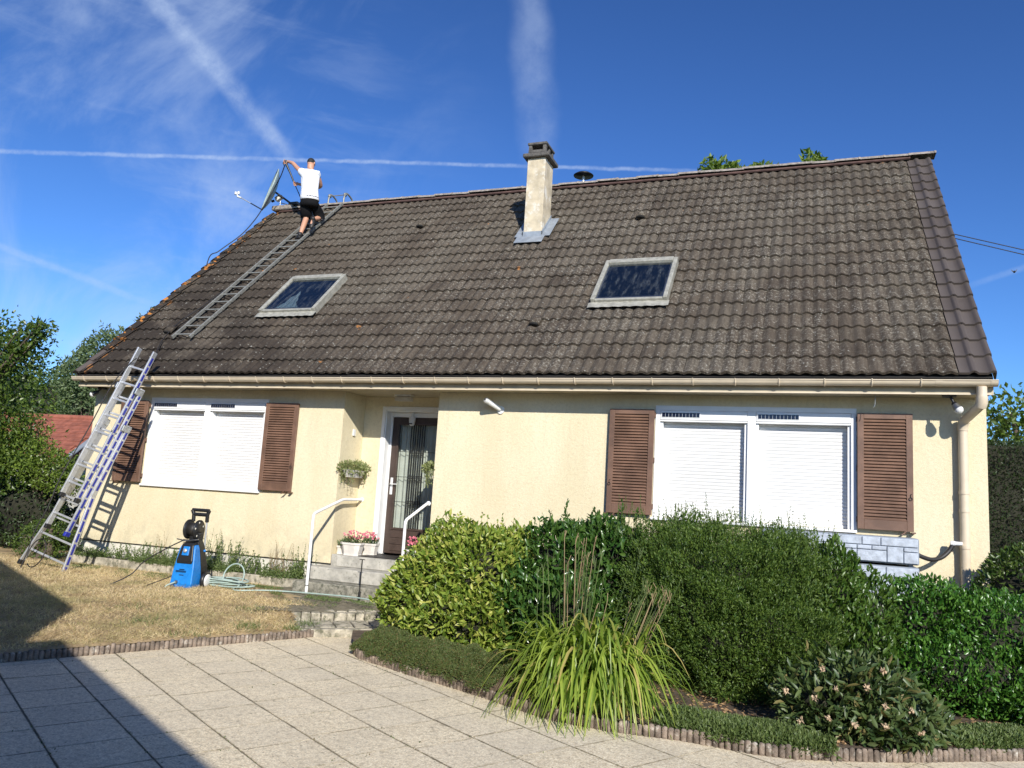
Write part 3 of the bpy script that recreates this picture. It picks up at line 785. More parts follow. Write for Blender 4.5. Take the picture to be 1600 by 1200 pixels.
# skylights
for si, (a, b, c, d) in enumerate(SK):
    f = MB(); fw = .062; H0, H1 = .02, .150
    rbox(f, a, a+fw, c, d, H0, H1); rbox(f, b-fw, b, c, d, H0, H1); rbox(f, a+fw, b-fw, d-.11, d, H0, H1+.012); rbox(f, a+fw, b-fw, c, c+fw*.8, H0, H1-.02)
    sk = f.build('skylight', M['skyframe'], house, bevel=.01, seg=2)
    tag(sk, 'roof window with white curtain behind the glass' if si == 0 else 'roof window with bare dark glass')
    fi = MB(); rbox(fi, a+fw, a+fw+.03, c+.06, d-.11, H0, H1-.03); rbox(fi, b-fw-.03, b-fw, c+.06, d-.11, H0, H1-.03); rbox(fi, a+fw+.03, b-fw-.03, d-.14, d-.11, H0, H1-.03); rbox(fi, a+fw+.03, b-fw-.03, c+.06, c+.09, H0, H1-.03)
    fi.build('sash', M['steel'], sk)
    li = MB(); rbox(li, a+.02, b-.02, c+.02, d-.02, .078, .084); li.build('lining', M['deck'], sk)  # near-black sheet under the glass stands in for the unlit room
    p = MB(); rbox(p, a+fw+.02, b-fw-.02, c+.07, d-.12, .118, .120); p.build('pane', M['skyglass'], sk)
    ap = MB(); Mr = roofM(); nn = 28; vs = []
    for j in range(2):
        for i in range(nn+1):
            u = i/nn; vs.append(Mr @ Vector((a-.03+u*(b-a+.06), c-.13*j-.0, .082-.006*j+.012*abs(math.sin(u*math.pi*7.4)))))
    ap.add(vs, [(i, i+1, nn+2+i, nn+1+i) for i in range(nn)], True); ap.build('flashing_apron', M['skyframe'], sk)
    if si == 0:
        ct = MB(); nn = 30; vs = []
        for i in range(nn+1):
            u = i/nn; x = a+.22+u*.62; dd = .012*math.sin(i*1.1)
            vs.append(Mr @ Vector((x, c+.09, .100+dd*.9))); top = .62*(1-abs(u-.42)/.58) if u > .42 else .62*(u/.42)*.9+.06
            vs.append(Mr @ Vector((x*.6+(a+.42)*.4, c+.09+max(.05, top), .100+dd*.9)))
        ct.add(vs, [(2*i, 2*i+2, 2*i+3, 2*i+1) for i in range(nn)], True); ct.build('curtain', M['curtain'], sk)
# chimney
c = MB(); cx0, cx1, cy0, cy1 = CH; c.box(cx0, cx1, cy0, cy1, 5.3, 7.25)
chim = c.build('chimney', M['chim'], house, bevel=.006)
k = MB(); k.box(cx0-.075, cx1+.075, cy0-.075, cy1+.075, 7.252, 7.325); k.build('cap_slab', M['capc'], chim, bevel=.012)
k = MB(); k.box(cx0+.03, cx1-.03, cy0+.03, cy1-.03, 7.326, 7.355); k.build('cap_collar', M['capc'], chim)
k = MB(); k.box(cx0+.0, cx1-.0, cy0+.0, cy1-.0, 7.356, 7.41); k.build('cap_course', M['capc'], chim, bevel=.006)
for px in (cx0+.035, cx1-.035):
    for py in (cy0+.035, cy1-.035, (cy0+cy1)/2):
        k = MB(); k.box(px-.03, px+.03, py-.03, py+.03, 7.411, 7.50); k.build('cap_post', M['capc'], chim)
k = MB(); k.box(cx0-.015, cx1+.015, cy0-.015, cy1+.015, 7.501, 7.55); k.build('cap_lid', M['capc'], chim, bevel=.01)
k = MB(); zf = lambda y: ZE+(y-YE)*math.tan(PIT)
# flashing: front upstand, side upstands, apron
k.box(cx0-.018, cx1+.018, cy0-.014, cy0-.002, zf(cy0)+.02, zf(cy0)+.17)
for xs in ((cx1+.004, cx1+.020), (cx0-.020, cx0-.004)):
    A = [(xs[0], cy0-.014), (xs[0], cy1)]
    vs = []
    for x in xs: vs += [(x, cy0-.014, zf(cy0)+.02), (x, cy1, zf(cy1)+.02), (x, cy1, zf(cy1)+.18), (x, cy0-.014, zf(cy0)+.17)]
    k.add(vs, [(0, 1, 2, 3), (7, 6, 5, 4), (0, 4, 5, 1), (3, 2, 6, 7), (0, 3, 7, 4), (1, 5, 6, 2)])
k.build('flashing', M['lead'], chim)
k = MB(); rbox(k, cx0-.10, cx1+.08, 3.93, 4.16, .076, .082); rbox(k, cx1+.004, cx1+.17, 4.16, 4.86, .076, .082); rbox(k, cx0-.15, cx0-.004, 4.16, 4.86, .076, .082); k.build('flashing_apron', M['lead'], chim)
# roof cowl
cw = thing('roof_cowl', 'black mushroom flue cap just behind the ridge', 'flue cap', (-4.3, 4.45, 7.2))
k = MB(); k.tube([(-4.3, 4.45, 6.9), (-4.3, 4.45, 7.76)], .028, 10); k.build('flue_pipe', M['alu'], cw)
k = MB(); k.lathe([(.20, 0), (.205, .012), (.15, .05), (.06, .072), (.01, .076)], (-4.3, 4.45, 7.69), 22); k.build('cowl_cap', M['black'], cw)

# gutter
gt = MB(); n = 10; gy, gz, gr = -.452, 2.728, .062; vs = []
for x in (-11.60, 1.915):
    for i in range(n+1):
        a = math.pi+math.pi*i/n; vs.append((x, gy+gr*math.cos(a), gz+gr*math.sin(a)))
for x in (-11.60, 1.915):
    for i in range(n+1):
        a = math.pi+math.pi*i/n; vs.append((x, gy+(gr-.004)*math.cos(a), gz+(gr-.004)*math.sin(a)))
N1 = n+1
gt.add(vs, [(i, N1+i, N1+i+1, i+1) for i in range(n)]+[(2*N1+i+1, 3*N1+i+1, 3*N1+i, 2*N1+i) for i in range(n)], True)
gt.add([vs[0], vs[N1], vs[3*N1], vs[2*N1]], [(0, 1, 2, 3)]); gt.add([vs[N1-1], vs[2*N1-1], vs[4*N1-1], vs[3*N1-1]], [(3, 2, 1, 0)])
gt.tube([(-11.60, gy-gr-.002, gz), (1.915, gy-gr-.002, gz)], .008, 8)
for x in (-11.602, 1.917): gt.add([(x, gy+gr*math.cos(math.pi+math.pi*i/n), gz+gr*math.sin(math.pi+math.pi*i/n)) for i in range(n+1)], [tuple(range(n+1))])
gutter = gt.build('gutter', M['gutter'], house)
bme = MB(); bme.tube([(0, -gr-.014, .010)]+[(0, -(gr+.006)*math.cos(math.pi*t/10), -(gr+.006)*math.sin(math.pi*t/10)) for t in range(0, 9)], .0075, 6); bme = bme.mesh('gutter_bracket', M['gutter'])
x = -11.33
while x < 1.6: link('gutter_bracket', bme, gutter, Matrix.Translation((x, gy, gz))); x += .5
for x in (-9.2, -5.2, -1.3, 1.35, 1.88):
    j = MB(); j.rings([(Vector((x+dx, gy, gz)), Vector((0, 0, -.0005)), Vector((0, .0005, 0))) for dx in (0,)], 3, False) if False else None
    jv = []
    for dx in (-.035, .035):
        for i in range(n+1):
            a = math.pi+math.pi*i/n; jv.append((x+dx, gy+(gr+.005)*math.cos(a), gz+.004+(gr+.005)*math.sin(a)))
    j.add(jv, [(i, N1+i, N1+i+1, i+1) for i in range(n)], True); j.build('gutter_union', M['gutter'], gutter)
# downpipe
dp = MB(); dp.tube([(1.765, gy, 2.665), (1.765, gy, 2.52)], .052, 14)
dp.tube([(1.765, gy, 2.56), (1.763, gy+.004, 2.49), (1.755, gy+.03, 2.455)], .060, 14)
dp.tube([(1.757, gy+.02, 2.465), (1.645, -.10, 2.325)], .050, 14)
dp.tube([(1.66, -.125, 2.34), (1.640, -.078, 2.30), (1.637, -.070, 2.22)], .057, 14)
dp.tube([(1.637, -.070, 2.26), (1.637, -.070, -.45)], .050, 14)
dpo = dp.build('downpipe', M['gutter'], house)
for z in (1.52, 1.32, .92):
    k = MB(); k.tube([(1.637, -.07, z-.018), (1.637, -.07, z+.018)], .056, 14); k.box(1.57, 1.704, -.012, 0, z-.01, z+.01); k.build('pipe_clip', M['gutter'], dpo)
k = MB(); k.tube([(1.60, -.115, .955), (1.49, -.115, .955)], .022, 10); k.tube([(1.53, -.115, .955), (1.50, -.115, .955), (1.485, -.115, .955)], .028, 10); k.build('overflow_spout', M['white'], dpo)

# ------------------------------------------------------------------ steps, rails, door things
st = thing('concrete_steps', 'weathered grey concrete steps up to the brown front door', 'steps', (-5.8, -.3, -.31))
k = MB(); k.box(-6.40, -4.1, -.10, .0, .03, .185); k.box(-6.555, -4.99, .001, RD, .0, .185); k.build('step', M['conc'], st, bevel=.008)
k = MB(); k.box(-6.69, -4.1, -.40, -.001, -.15, .028); k.build('step', M['conc'], st, bevel=.010)
k = MB(); k.box(-6.70, -4.1, -.69, -.001, -.45, -.152); o = k.build('step', M['mossconc'], st, bevel=.015); tag(o, 'bottom step blackened with moss')
k = MB(); k.box(-6.70, -6.3, -.55, .0, -.32, -.155)
mt = MB(); mt.box(-6.12, -5.3, .02, .58, .187, .197); mo = mt.build('doormat', M['rubber'], bevel=.004); tag(mo, 'thin dark doormat on the top step before the door', 'doormat')
def handrail(label, pts, r, plates):
    t = MB(); P = [Vector(p) for p in pts]; out = [P[0]]
    for a, b, c in zip(P[:-2], P[1:-1], P[2:]):
        d1 = (a-b).normalized(); d2 = (c-b).normalized()
        for u in (0, .33, .66, 1): out.append(b+d1*.05*(1-u)**2+d2*.05*u**2)
    out.append(P[-1]); t.tube(out, r, 10)
    root = thing('handrail', label, 'handrail', pts[0]); t.build('rail_tube', M['white'], root)
    for p, q in plates: 
        k = MB(); k.tube([p, q], r*1.6, 10); k.build('rail_flange', M['white'], root)
    k = MB(); k.tube([Vector(pts[0])+Vector((0, 0, .10)), Vector(pts[0])+Vector((0, 0, .112))], r*1.25, 10); k.build('rail_collar', M['steel'], root)
handrail('long white tubular handrail left of the steps with hose passing its foot', [(-6.44, -.715, -.30), (-6.44, -.715, .775), (-6.46, .03, .985), (-6.475, RD-.01, .992)], .021, [((-6.475, RD-.012, .992), (-6.475, RD, .992))])
handrail('short white tubular handrail on the right of the steps rising from the shrub', [(-5.03, -.66, -.15), (-5.03, -.66, .775), (-5.03, -.06, 1.005), (-5.03, -.002, 1.01)], .021, [((-5.03, -.012, 1.01), (-5.03, -.001, 1.01))])
# black boot-scraper post in front of the mat
k = MB(); k.tube([(-5.60, -.72, -.31), (-5.60, -.72, .22)], .008, 6); k.tube([(-5.64, -.72, .22), (-5.56, -.72, .22)], .006, 6); k.tube([(-5.60, -.72, -.31), (-5.60, -.72, -.20)], .018, 8)
tag(k.build('garden_stake', M['iron']), 'thin black metal stake in front of the top step', 'stake')
# lights and cameras
t = thing('porch_light', 'pale rectangular ribbed light under the porch ceiling', 'lamp', (-5.72, .30, 2.6))
k = MB(); k.box(-5.86, -5.58, .24, .36, 2.575, 2.601); k.build('light_base', M['lamp_white'], t)
k = MB()
k.box(-5.85, -5.59, .245, .355, 2.51, 2.574); lo = k.build('light_cover', M['terrawhite'], t, bevel=.02, seg=2)
for i in range(12):
    kk = MB(); kk.box(-5.845+i*.0215, -5.835+i*.0215, .238, .362, 2.505, 2.56); kk.build('cover_rib', M['terrawhite'], t)
t = thing('dome_camera', 'small white dome camera hanging over the front door', 'camera', (-5.765, .70, 2.30))
k = MB(); k.tube([(-5.765, .70, 2.38), (-5.765, .70, 2.30)], .02, 10); k.lathe([(.035, 0), (.05, .015), (.052, .08), (.03, .1)], (-5.765, .70, 2.22), 16); k.build('camera_body', M['lamp_white'], t)
k = MB(); k.sphere((-5.765, .695, 2.215), (.046, .046, .05)); k.build('camera_dome', M['lamp_white'], t)
k = MB()
for dx in (-.02, 0, .02): k.box(-5.765+dx-.006, -5.765+dx+.006, .645, .655, 2.19, 2.21)
k.build('camera_lens', M['black'], t)
t = thing('wall_camera', 'white cylindrical security camera on the wall right of the door', 'camera', (-4.03, 0, 2.37))
A = Vector((-4.03, -.03, 2.375)); B = Vector((-4.17, -.24, 2.475)); D = (B-A).normalized()
k = MB(); k.tube([A, A+(B-A)*.78], .036, 14); k.build('camera_body', M['lamp_white'], t)
k = MB(); k.tube([A+(B-A)*.80, A+(B-A)*.95], .038, 14); k.tube([A+(B-A)*.95, B], .03, 14); k.build('camera_head', M['lamp_white'], t)
k = MB(); k.tube([B+D*.001, B+D*.006], .014, 10); k.build('camera_lens', M['black'], t)
k = MB(); k.tube([(-4.02, -.001, 2.36), (-4.02, -.02, 2.36)], .055, 14); k.tube([(-4.02, -.02, 2.36), A], .025, 10); k.build('wall_mount', M['lamp_white'], t)
def sensor_lamp(label, top, tip, c1):
    t = thing('security_lamp', label, 'lamp', top)
    T = Vector(top); P = Vector(tip); k = MB(); k.lathe([(.075, -.03), (.075, 0)], T, 14); k.build('ceiling_rose', M['black'], t)
    m = T+(P-T)*.45+Vector((0, 0, -.02)); k = MB(); k.tube([T, m], .015, 8); k.tube([m-(P-T)*.05, m, m+(P-m)*.3], [.02, .03, .036], 10); k.build('lamp_arm', M['black'], t)
    k = MB(); k.tube([m+(P-m)*.2, m+(P-m)*.85], [.036, .050], 14); k.build('lamp_housing', M['steel'] if c1 else M['black'], t)
    k = MB(); k.sphere(m+(P-m)*.92, .047); k.build('lamp_bulb', M['lamp_white'], t)
sensor_lamp('silver spot lamp hanging from the eaves beside the downpipe', (1.475, -.30, 2.60), (1.56, -.36, 2.415), True)
sensor_lamp('dark spot lamp at the far left corner of the eaves', (-11.28, -.15, 2.60), (-11.42, -.22, 2.47), False)
k = MB(); k.box(-6.559, -6.535, .285, .345, 1.955, 2.055); tag(k.build('doorbell', M['lamp_white'], bevel=.004), 'small white doorbell box on the porch side wall', 'doorbell')
k = MB(); k.tube([(.72, -.30, 2.60), (.715, -.30, 2.47)], .003, 5); k.tube([(.715, -.30, 2.47), (.70, -.30, 2.44)], .0045, 5); tag(k.build('hanging_wire', M['steel']), 'thin wire dangling from the eaves above a shutter', 'wire')

# ------------------------------------------------------------------ foliage tools
def leafset(P, N, L, Wd, fold=.25, seg=1):
    """P centre-base (n,3), N leaf direction unit (n,3) , returns V,F for bent leaves"""
    n = len(P); up = rng.normal(size=(n, 3)); X = np.cross(N, up); X /= np.linalg.norm(X, axis=1)[:, None]+1e-9
    Z = np.cross(X, N); L = L[:, None]; Wd = Wd[:, None]
    if seg == 1:
        V = np.stack([P, P+N*L*.45-X*Wd*.5+Z*Wd*fold, P+N*L, P+N*L*.45+X*Wd*.5+Z*Wd*fold], 1)
        F_ = np.array([[0, 1, 2], [0, 2, 3]])
        V = V.reshape(-1, 3); F = (np.arange(n)[:, None, None]*4+F_[None]).reshape(-1, 3)
    else:
        V = np.stack([P, P+N*L*.3-X*Wd*.45+Z*Wd*fold, P+N*L*.7-X*Wd*.38+Z*Wd*(fold-.1), P+N*L-Z*L*.12, P+N*L*.7+X*Wd*.38+Z*Wd*(fold-.1), P+N*L*.3+X*Wd*.45+Z*Wd*fold, P+N*L*.3, P+N*L*.7-Z*Wd*.05], 1)
        F_ = np.array([[0, 1, 6], [0, 6, 5], [1, 2, 7], [1, 7, 6], [6, 7, 4], [6, 4, 5], [2, 3, 7], [7, 3, 4]])
        V = V.reshape(-1, 3); F = (np.arange(n)[:, None, None]*8+F_[None]).reshape(-1, 3)
    return V, F


def lump(D, seed, amp=.18, k=3.0):
    r = np.random.default_rng(seed); s = np.zeros(len(D))
    for i in range(7):
        w = r.normal(size=3)*k*(1+i*.45); s += np.sin(D @ w+r.uniform(0, 6.28))/(1+i*.5)
    return 1+amp*s/2.2


def sample_blobs(blobs, n, depth=.18, seed=1, amp=.15, zmin=-.46, power=1, k=3.0):
    """points in the outer shell of a union of lumpy ellipsoids: returns P, outward normal"""
    r = np.random.default_rng(seed); Ps = []; Ns = []
    A = np.array([(b[3]*b[4]+b[4]*b[5]+b[3]*b[5]) for b in blobs]); A = A/A.sum()
    bl = np.array(blobs, float)
    for bi, b in enumerate(bl):
        m = int(n*A[bi]*1.6)+10
        D = r.normal(size=(m, 3)); D /= np.linalg.norm(D, axis=1)[:, None]
        rad = b[3:6]
        if power != 1:   # boxier
            D2 = np.sign(D)*np.abs(D)**power; D2 /= (np.abs(D2)**2).sum(1)[:, None]**.5; sh = (np.abs(D)**(2/power)).sum(1)**(-power/2)
        else: sh = 1
        f = lump(D*1.0, seed+bi, amp, k)*sh*(1-np.abs(r.exponential(depth, m)).clip(0, .75))
        P = b[:3]+D*rad*f[:, None]
        N = D/rad; N /= np.linalg.norm(N, axis=1)[:, None]
        ok = P[:, 2] > zmin
        for bj, c in enumerate(bl):
            if bj != bi: ok &= (((P-c[:3])/c[3:6])**2).sum(1) > .45
        Ps.append(P[ok]); Ns.append(N[ok])
    P = np.concatenate(Ps); N = np.concatenate(Ns)
    if len(P) > n: i = r.choice(len(P), n, replace=False); P = P[i]; N = N[i]
    return P, N


def core(blobs, name, mat, parent, sc=.70, seed=1, amp=.15, zmin=-.47):  # solid dark lumps behind the leaves, painted shade for the gaps
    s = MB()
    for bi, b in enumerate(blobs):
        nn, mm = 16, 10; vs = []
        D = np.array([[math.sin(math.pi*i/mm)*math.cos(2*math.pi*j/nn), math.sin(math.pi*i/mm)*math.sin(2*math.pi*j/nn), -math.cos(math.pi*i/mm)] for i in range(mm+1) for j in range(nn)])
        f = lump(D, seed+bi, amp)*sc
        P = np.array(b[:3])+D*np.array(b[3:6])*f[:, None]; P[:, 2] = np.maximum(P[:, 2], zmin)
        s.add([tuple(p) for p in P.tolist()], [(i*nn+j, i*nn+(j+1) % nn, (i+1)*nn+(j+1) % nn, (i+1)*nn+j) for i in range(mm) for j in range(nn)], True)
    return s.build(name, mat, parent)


def bush(name, label, cat, blobs, mat, n, L, asp=.4, parts=0, seed=3, depth=.16, amp=.16, out=.7, upb=.35, seg=1, corescale=.72, power=1, group=None, stems=0, k=3.0, zmin=-.46, coremat=None, gap=.8):
    b0 = blobs[0]; t = thing(name, label, cat, (b0[0], b0[1], zmin), group)
    P, N = sample_blobs(blobs, n, depth, seed, amp, zmin, power, k)
    r = np.random.default_rng(seed+50)
    if gap:
        gg = sum(np.sin(P @ (r.normal(size=3)*w_s)+r.uniform(0, 6.28)) for w_s in (4, 6, 9, 13, 19))
        kp = (gg > -1.1-.0*gg) | (r.uniform(0, 1, len(P)) < 1-gap); P = P[kp]; N = N[kp]
    m = len(P)
    D = N*out+r.normal(size=(m, 3))*.55+np.array([0, 0, upb]); D /= np.linalg.norm(D, axis=1)[:, None]
    Ls = L*r.uniform(.6, 1.25, m); P0 = P-D*Ls[:, None]*.5
    if parts:
        facing = ((np.array(CAM)-P0)*N).sum(1)/np.linalg.norm(np.array(CAM)-P0, axis=1)
        score = facing-.9*np.abs(1-Ls/(L*1.2))+r.uniform(0, .25, m)
        idx = np.argsort(-score); pi = idx[:parts]; ri = idx[parts:]
        lms = []
        for v in range(6):
            VV, FF = leafset(np.zeros((1, 3)), np.array([[0, 1., 0]]), np.array([1.]), np.array([asp]), .12+.05*v, 2)
            lms.append(arrmesh('leaf', VV, FF, mat, True))
        for i in pi:
            q = Vector((0, 1, 0)).rotation_difference(Vector(D[i].tolist())) @ Quaternion((0, 1, 0), random.uniform(0, 6.28))
            # turn upper side towards the outside
            mw = Matrix.Translation(P0[i].tolist()) @ q.to_matrix().to_4x4() @ Matrix.Scale(float(Ls[i]), 4)
            link('leaf', random.choice(lms), t, mw)
        P0 = P0[ri]; D = D[ri]; Ls = Ls[ri]
    VV, FF = leafset(P0, D, Ls, Ls*asp*r.uniform(.8, 1.2, len(Ls)), .2, seg)
    fo = link('foliage', arrmesh('foliage', VV, FF, mat, seg > 1), t); tag(fo, kind='stuff')
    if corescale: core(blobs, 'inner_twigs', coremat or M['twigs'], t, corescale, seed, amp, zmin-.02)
    if stems:
        s = MB()
        for i in range(stems):
            a = random.uniform(0, 6.28); p = Vector((b0[0]+math.cos(a)*.1, b0[1]+math.sin(a)*.1, zmin-.05)); q = Vector((b0[0]+math.cos(a)*b0[3]*.6, b0[1]+math.sin(a)*b0[4]*.6, b0[2]+.1))
            s.tube([p, (p+q)/2+Vector((0, 0, .05)), q], [.018, .013, .008], 6)
        s.build('stem', M['bark'], t)
    return t


def sprigs(parent, items, mat, leafL, name='shoot', nleaf=26, sm=.0022, asp=.3, stemmat=None, spread=.6):
    """upright shoots: items=(base, tip)"""
    for (a, b) in items:
        a = Vector(a); b = Vector(b); s = MB(); mid = (a+b)/2+Vector((random.uniform(-.02, .02), random.uniform(-.02, .02), 0))
        s.tube([a, mid, b], [sm*1.4, sm, sm*.5], 4, False)
        n = nleaf; tt = np.sort(np.random.default_rng(int(abs(a.x*1000+b.z*777)) % 99999).uniform(.05, 1, n))
        P = np.array([list(a+(mid-a)*2*t if t < .5 else mid+(b-mid)*(2*t-1)) for t in tt]); ax = np.array((b-a).normalized())
        D = rng.normal(size=(n, 3))*spread+ax*.9; D /= np.linalg.norm(D, axis=1)[:, None]
        VV, FF = leafset(P, D, leafL*rng.uniform(.6, 1.2, n)*(1.15-.55*tt), leafL*asp*np.ones(n), .15)
        s.add(VV.tolist(), FF.tolist(), False)
        s.build(name, mat, parent)


# ---- shrubs in the bed
B1 = [(-3.05, -1.85, .30, .42, .42, .52), (-3.20, -2.25, -.10, .50, .45, .42), (-3.62, -1.90, .18, .74, .62, .70), (-3.95, -1.95, -.02, .62, .50, .52), (-3.28, -2.10, .22, .55, .55, .62), (-3.45, -2.35, -.12, .62, .38, .40)]
b1 = bush('yellow_green_shrub', 'rounded yellow-green shrub hiding the right end of the steps', 'shrub', B1, M['L_yellow'], 19000, .084, .38, 290, 3, .12, .13, .7, .25, 2, .66, gap=.55, k=4)
B2 = [(-2.45, -1.85, .25, .62, .55, .72), (-2.0, -1.75, .30, .55, .55, .72), (-2.75, -2.1, .0, .50, .50, .50), (-2.2, -2.35, -.05, .6, .45, .50)]
b2 = bush('laurel_shrub', 'dark glossy laurel shrub between the yellow-green shrub and the fine-leaved one', 'shrub', B2, M['L_laurel'], 16000, .105, .32, 290, 7, .13, .15, .6, .5, 2, .64)
sprigs(b1, [((x_, -1.95, .55), (x_+random.uniform(-.06, .06), -1.98, random.uniform(.84, .98))) for x_ in np.linspace(-3.9, -2.85, 12)], M['L_yellow'], .07, 'shoot', 16, .003, .38)
sprigs(b2, [((-2.42, -2.0, .85), (-2.40, -2.02, 1.17)), ((-1.86, -1.9, .9), (-1.83, -1.92, 1.19)), ((-2.1, -1.9, .9), (-2.12, -1.92, 1.10)), ((-1.7, -1.9, .85), (-1.66, -1.92, 1.10)), ((-2.65, -1.95, .8), (-2.68, -1.97, 1.0))]+[((x_, -2.0-.1*random.random(), .62), (x_+random.uniform(-.07, .07), -2.05, random.uniform(.92, 1.10))) for x_ in np.linspace(-2.8, -1.6, 14)], M['L_laurel'], .085, 'shoot', 20, .004)
B3 = [(-.76, -2.05, .18, 1.00, .78, .82), (-.50, -2.35, -.02, .84, .60, .62), (-1.22, -1.95, .32, .55, .6, .72), (-.22, -1.95, .26, .55, .6, .70), (-.95, -2.45, .25, .45, .35, .35), (-.35, -2.55, .05, .4, .3, .35)]
b3 = bush('fine_leaved_shrub', 'large dense fine-leaved green shrub under the right window', 'shrub', B3, M['L_fine'], 210000, .034, .36, 0, 13, .13, .22, .7, .55, 1, .66, power=.8, k=6, gap=.55)
Ps_, Ns_ = sample_blobs(B3, 900, .02, 99, .2, -.2, .8, 6); fcs = np.argsort(-(Ns_[:, 2]*.8-Ns_[:, 1]+np.random.default_rng(3).uniform(0, .8, len(Ns_))))[:120]
sprigs(b3, [(Ps_[i]-Ns_[i]*.05, Ps_[i]+Ns_[i]*.05+np.array([0, 0, random.uniform(.03, .11)])) for i in fcs], M['L_fine'], .03, 'shoot', 30, .002, .30)
it = []
for i in range(110):
    x = random.uniform(-1.85, .2); y = random.uniform(-2.2, -1.7); zt = 1.06-.06*(x+1)*(x > -1); h = random.choice([.06, .10, .14, .20])*random.uniform(.8, 1.2)
    it.append(((x, y, zt-.22), (x+random.uniform(-.07, .07), y+random.uniform(-.05, .02), zt+h*.9-.02)))
for (x, h) in ((-.95, .26), (-1.62, .22), (-.72, .20), (-.42, .17), (-.18, .18), (-1.2, .16)): it.append(((x, -1.95, .8), (x+random.uniform(-.05, .05), -1.97, 1.06+h)))
sprigs(b3, it, M['L_fine'], .028, 'shoot', 40, .0022, .28)
B4 = [(.22, -2.0, .30, .36, .42, .60), (.30, -2.15, -.05, .45, .42, .50), (.48, -1.95, .10, .36, .40, .56)]
b4 = bush('broad_leaved_shrub', 'upright mid-green shrub between the fine-leaved and glossy ones', 'shrub', B4, M['L_broad'], 13000, .062, .40, 150, 17, .16, .22, .6, .8, 2, .6)
sprigs(b4, [((x, -2.0+random.uniform(-.1, .1), .62), (x+random.uniform(-.05, .05), -2.02, .98-.45*abs(x-.12))) for x in (-.05, .02, .1, .18, .26, .34, .42)], M['L_broad'], .06, 'shoot', 26, .003, .38)
B5 = [(1.0, -1.50, .12, .60, .45, .52), (1.65, -1.55, .08, .70, .5, .50), (2.4, -1.6, .02, .8, .55, .48), (1.30, -1.85, -.18, .85, .5, .38), (2.1, -1.95, -.2, .9, .5, .36)]
b5 = bush('glossy_green_shrub', 'low spreading bright glossy shrub at the right edge of the bed', 'shrub', B5, M['L_gloss'], 42000, .050, .44, 200, 23, .12, .16, .7, .5, 2, .66, k=4)
sprigs(b5, [((x, -1.55+random.uniform(-.1, .1), .35), (x+random.uniform(-.04, .04), -1.57, h)) for x, h in ((.62, .62), (.75, .66), (1.0, .62), (1.28, .60), (1.46, .74), (1.5, .62), (1.9, .60), (2.1, .62))], M['L_gloss'], .045, 'shoot', 26, .003, .4)
# clipped hedge block at far right & yew hedge
B6 = [(2.25, -.62, .25, .72, .48, .82), (3.2, -.62, .25, .8, .5, .82), (1.95, -.66, -.0, .50, .46, .60)]
b6 = bush('clipped_hedge', 'clipped mid-green hedge at the right edge beside the house corner', 'hedge', B6, M['L_hedge'], 22000, .062, .42, 0, 31, .09, .06, .8, .2, 2, .74, .72 if False else 1, k=3)
yw = thing('yew_hedge', 'tall dark clipped hedge beyond the right corner of the house', 'hedge', (5, 2.6, -.5))
n = 42000; r = np.random.default_rng(4)
Px = r.uniform(2.0, 9.5, n); Pz = r.uniform(-.45, 2.27, n); Py = 1.85+.06*np.sin(Px*3.1)*np.cos(Pz*4)+np.abs(r.normal(0, .035, n)); Nn = np.tile([0, -1., .1], (n, 1))
m2 = n//5; Tx = r.uniform(2.0, 9.5, m2); Ty = r.uniform(1.85, 2.7, m2); Tz = 2.27+r.normal(0, .02, m2)
P = np.concatenate([np.stack([Px, Py, Pz], 1), np.stack([Tx, Ty, Tz], 1)]); N = np.concatenate([Nn, np.tile([0, -.2, 1.], (m2, 1))])
D = N+r.normal(size=P.shape)*.7+[0, 0, .25]; D /= np.linalg.norm(D, axis=1)[:, None]
VV, FF = leafset(P, D, .05*r.uniform(.6, 1.3, len(P)), .018*np.ones(len(P)), .2); tag(link('foliage', arrmesh('foliage', VV, FF, M['L_yew'], False), yw), kind='stuff')
k = MB(); k.box(2.0, 9.4, 1.93, 2.65, -.5, 2.24); k.build('inner_twigs', M['twigs'], yw)  # solid dark box behind the leaves, shade put into its colour

# peony
B7 = [(.34, -3.28, -.16, .48, .34, .34), (.06, -3.38, -.24, .34, .28, .26), (.70, -3.26, -.30, .34, .28, .24), (.44, -3.46, -.34, .5, .24, .18)]
b7 = bush('peony', 'peony clump with dried brown seed heads at the edge of the patio', 'shrub', B7, M['L_peony'], 5200, .105, .30, 290, 41, .30, .22, .8, .2, 2, .30)
r = np.random.default_rng(8); P, N = sample_blobs(B7, 500, .03, 77, .2)
fc = ((np.array(CAM)-P)*N).sum(1); idx = np.argsort(-fc)[:240]; sel = []
for i in idx:
    if all(np.linalg.norm(P[i]-P[j]) > .15 for j in sel): sel.append(i)
for i in sel[:13]:
    s = MB(); c = P[i]+N[i]*.05
    for q in range(6):
        dd = rng.normal(size=3); dd /= np.linalg.norm(dd); s.sphere(c+dd*.016, float(rng.uniform(.006, .012)), 6, 4)
    VV, FF = leafset(np.tile(c, (10, 1)), (lambda a: a/np.linalg.norm(a, axis=1)[:, None])(rng.normal(size=(10, 3))), np.full(10, .035), np.full(10, .014), .3)
    s.add(VV.tolist(), FF.tolist()); s.build('seed_head', M['drypetal'], b7)

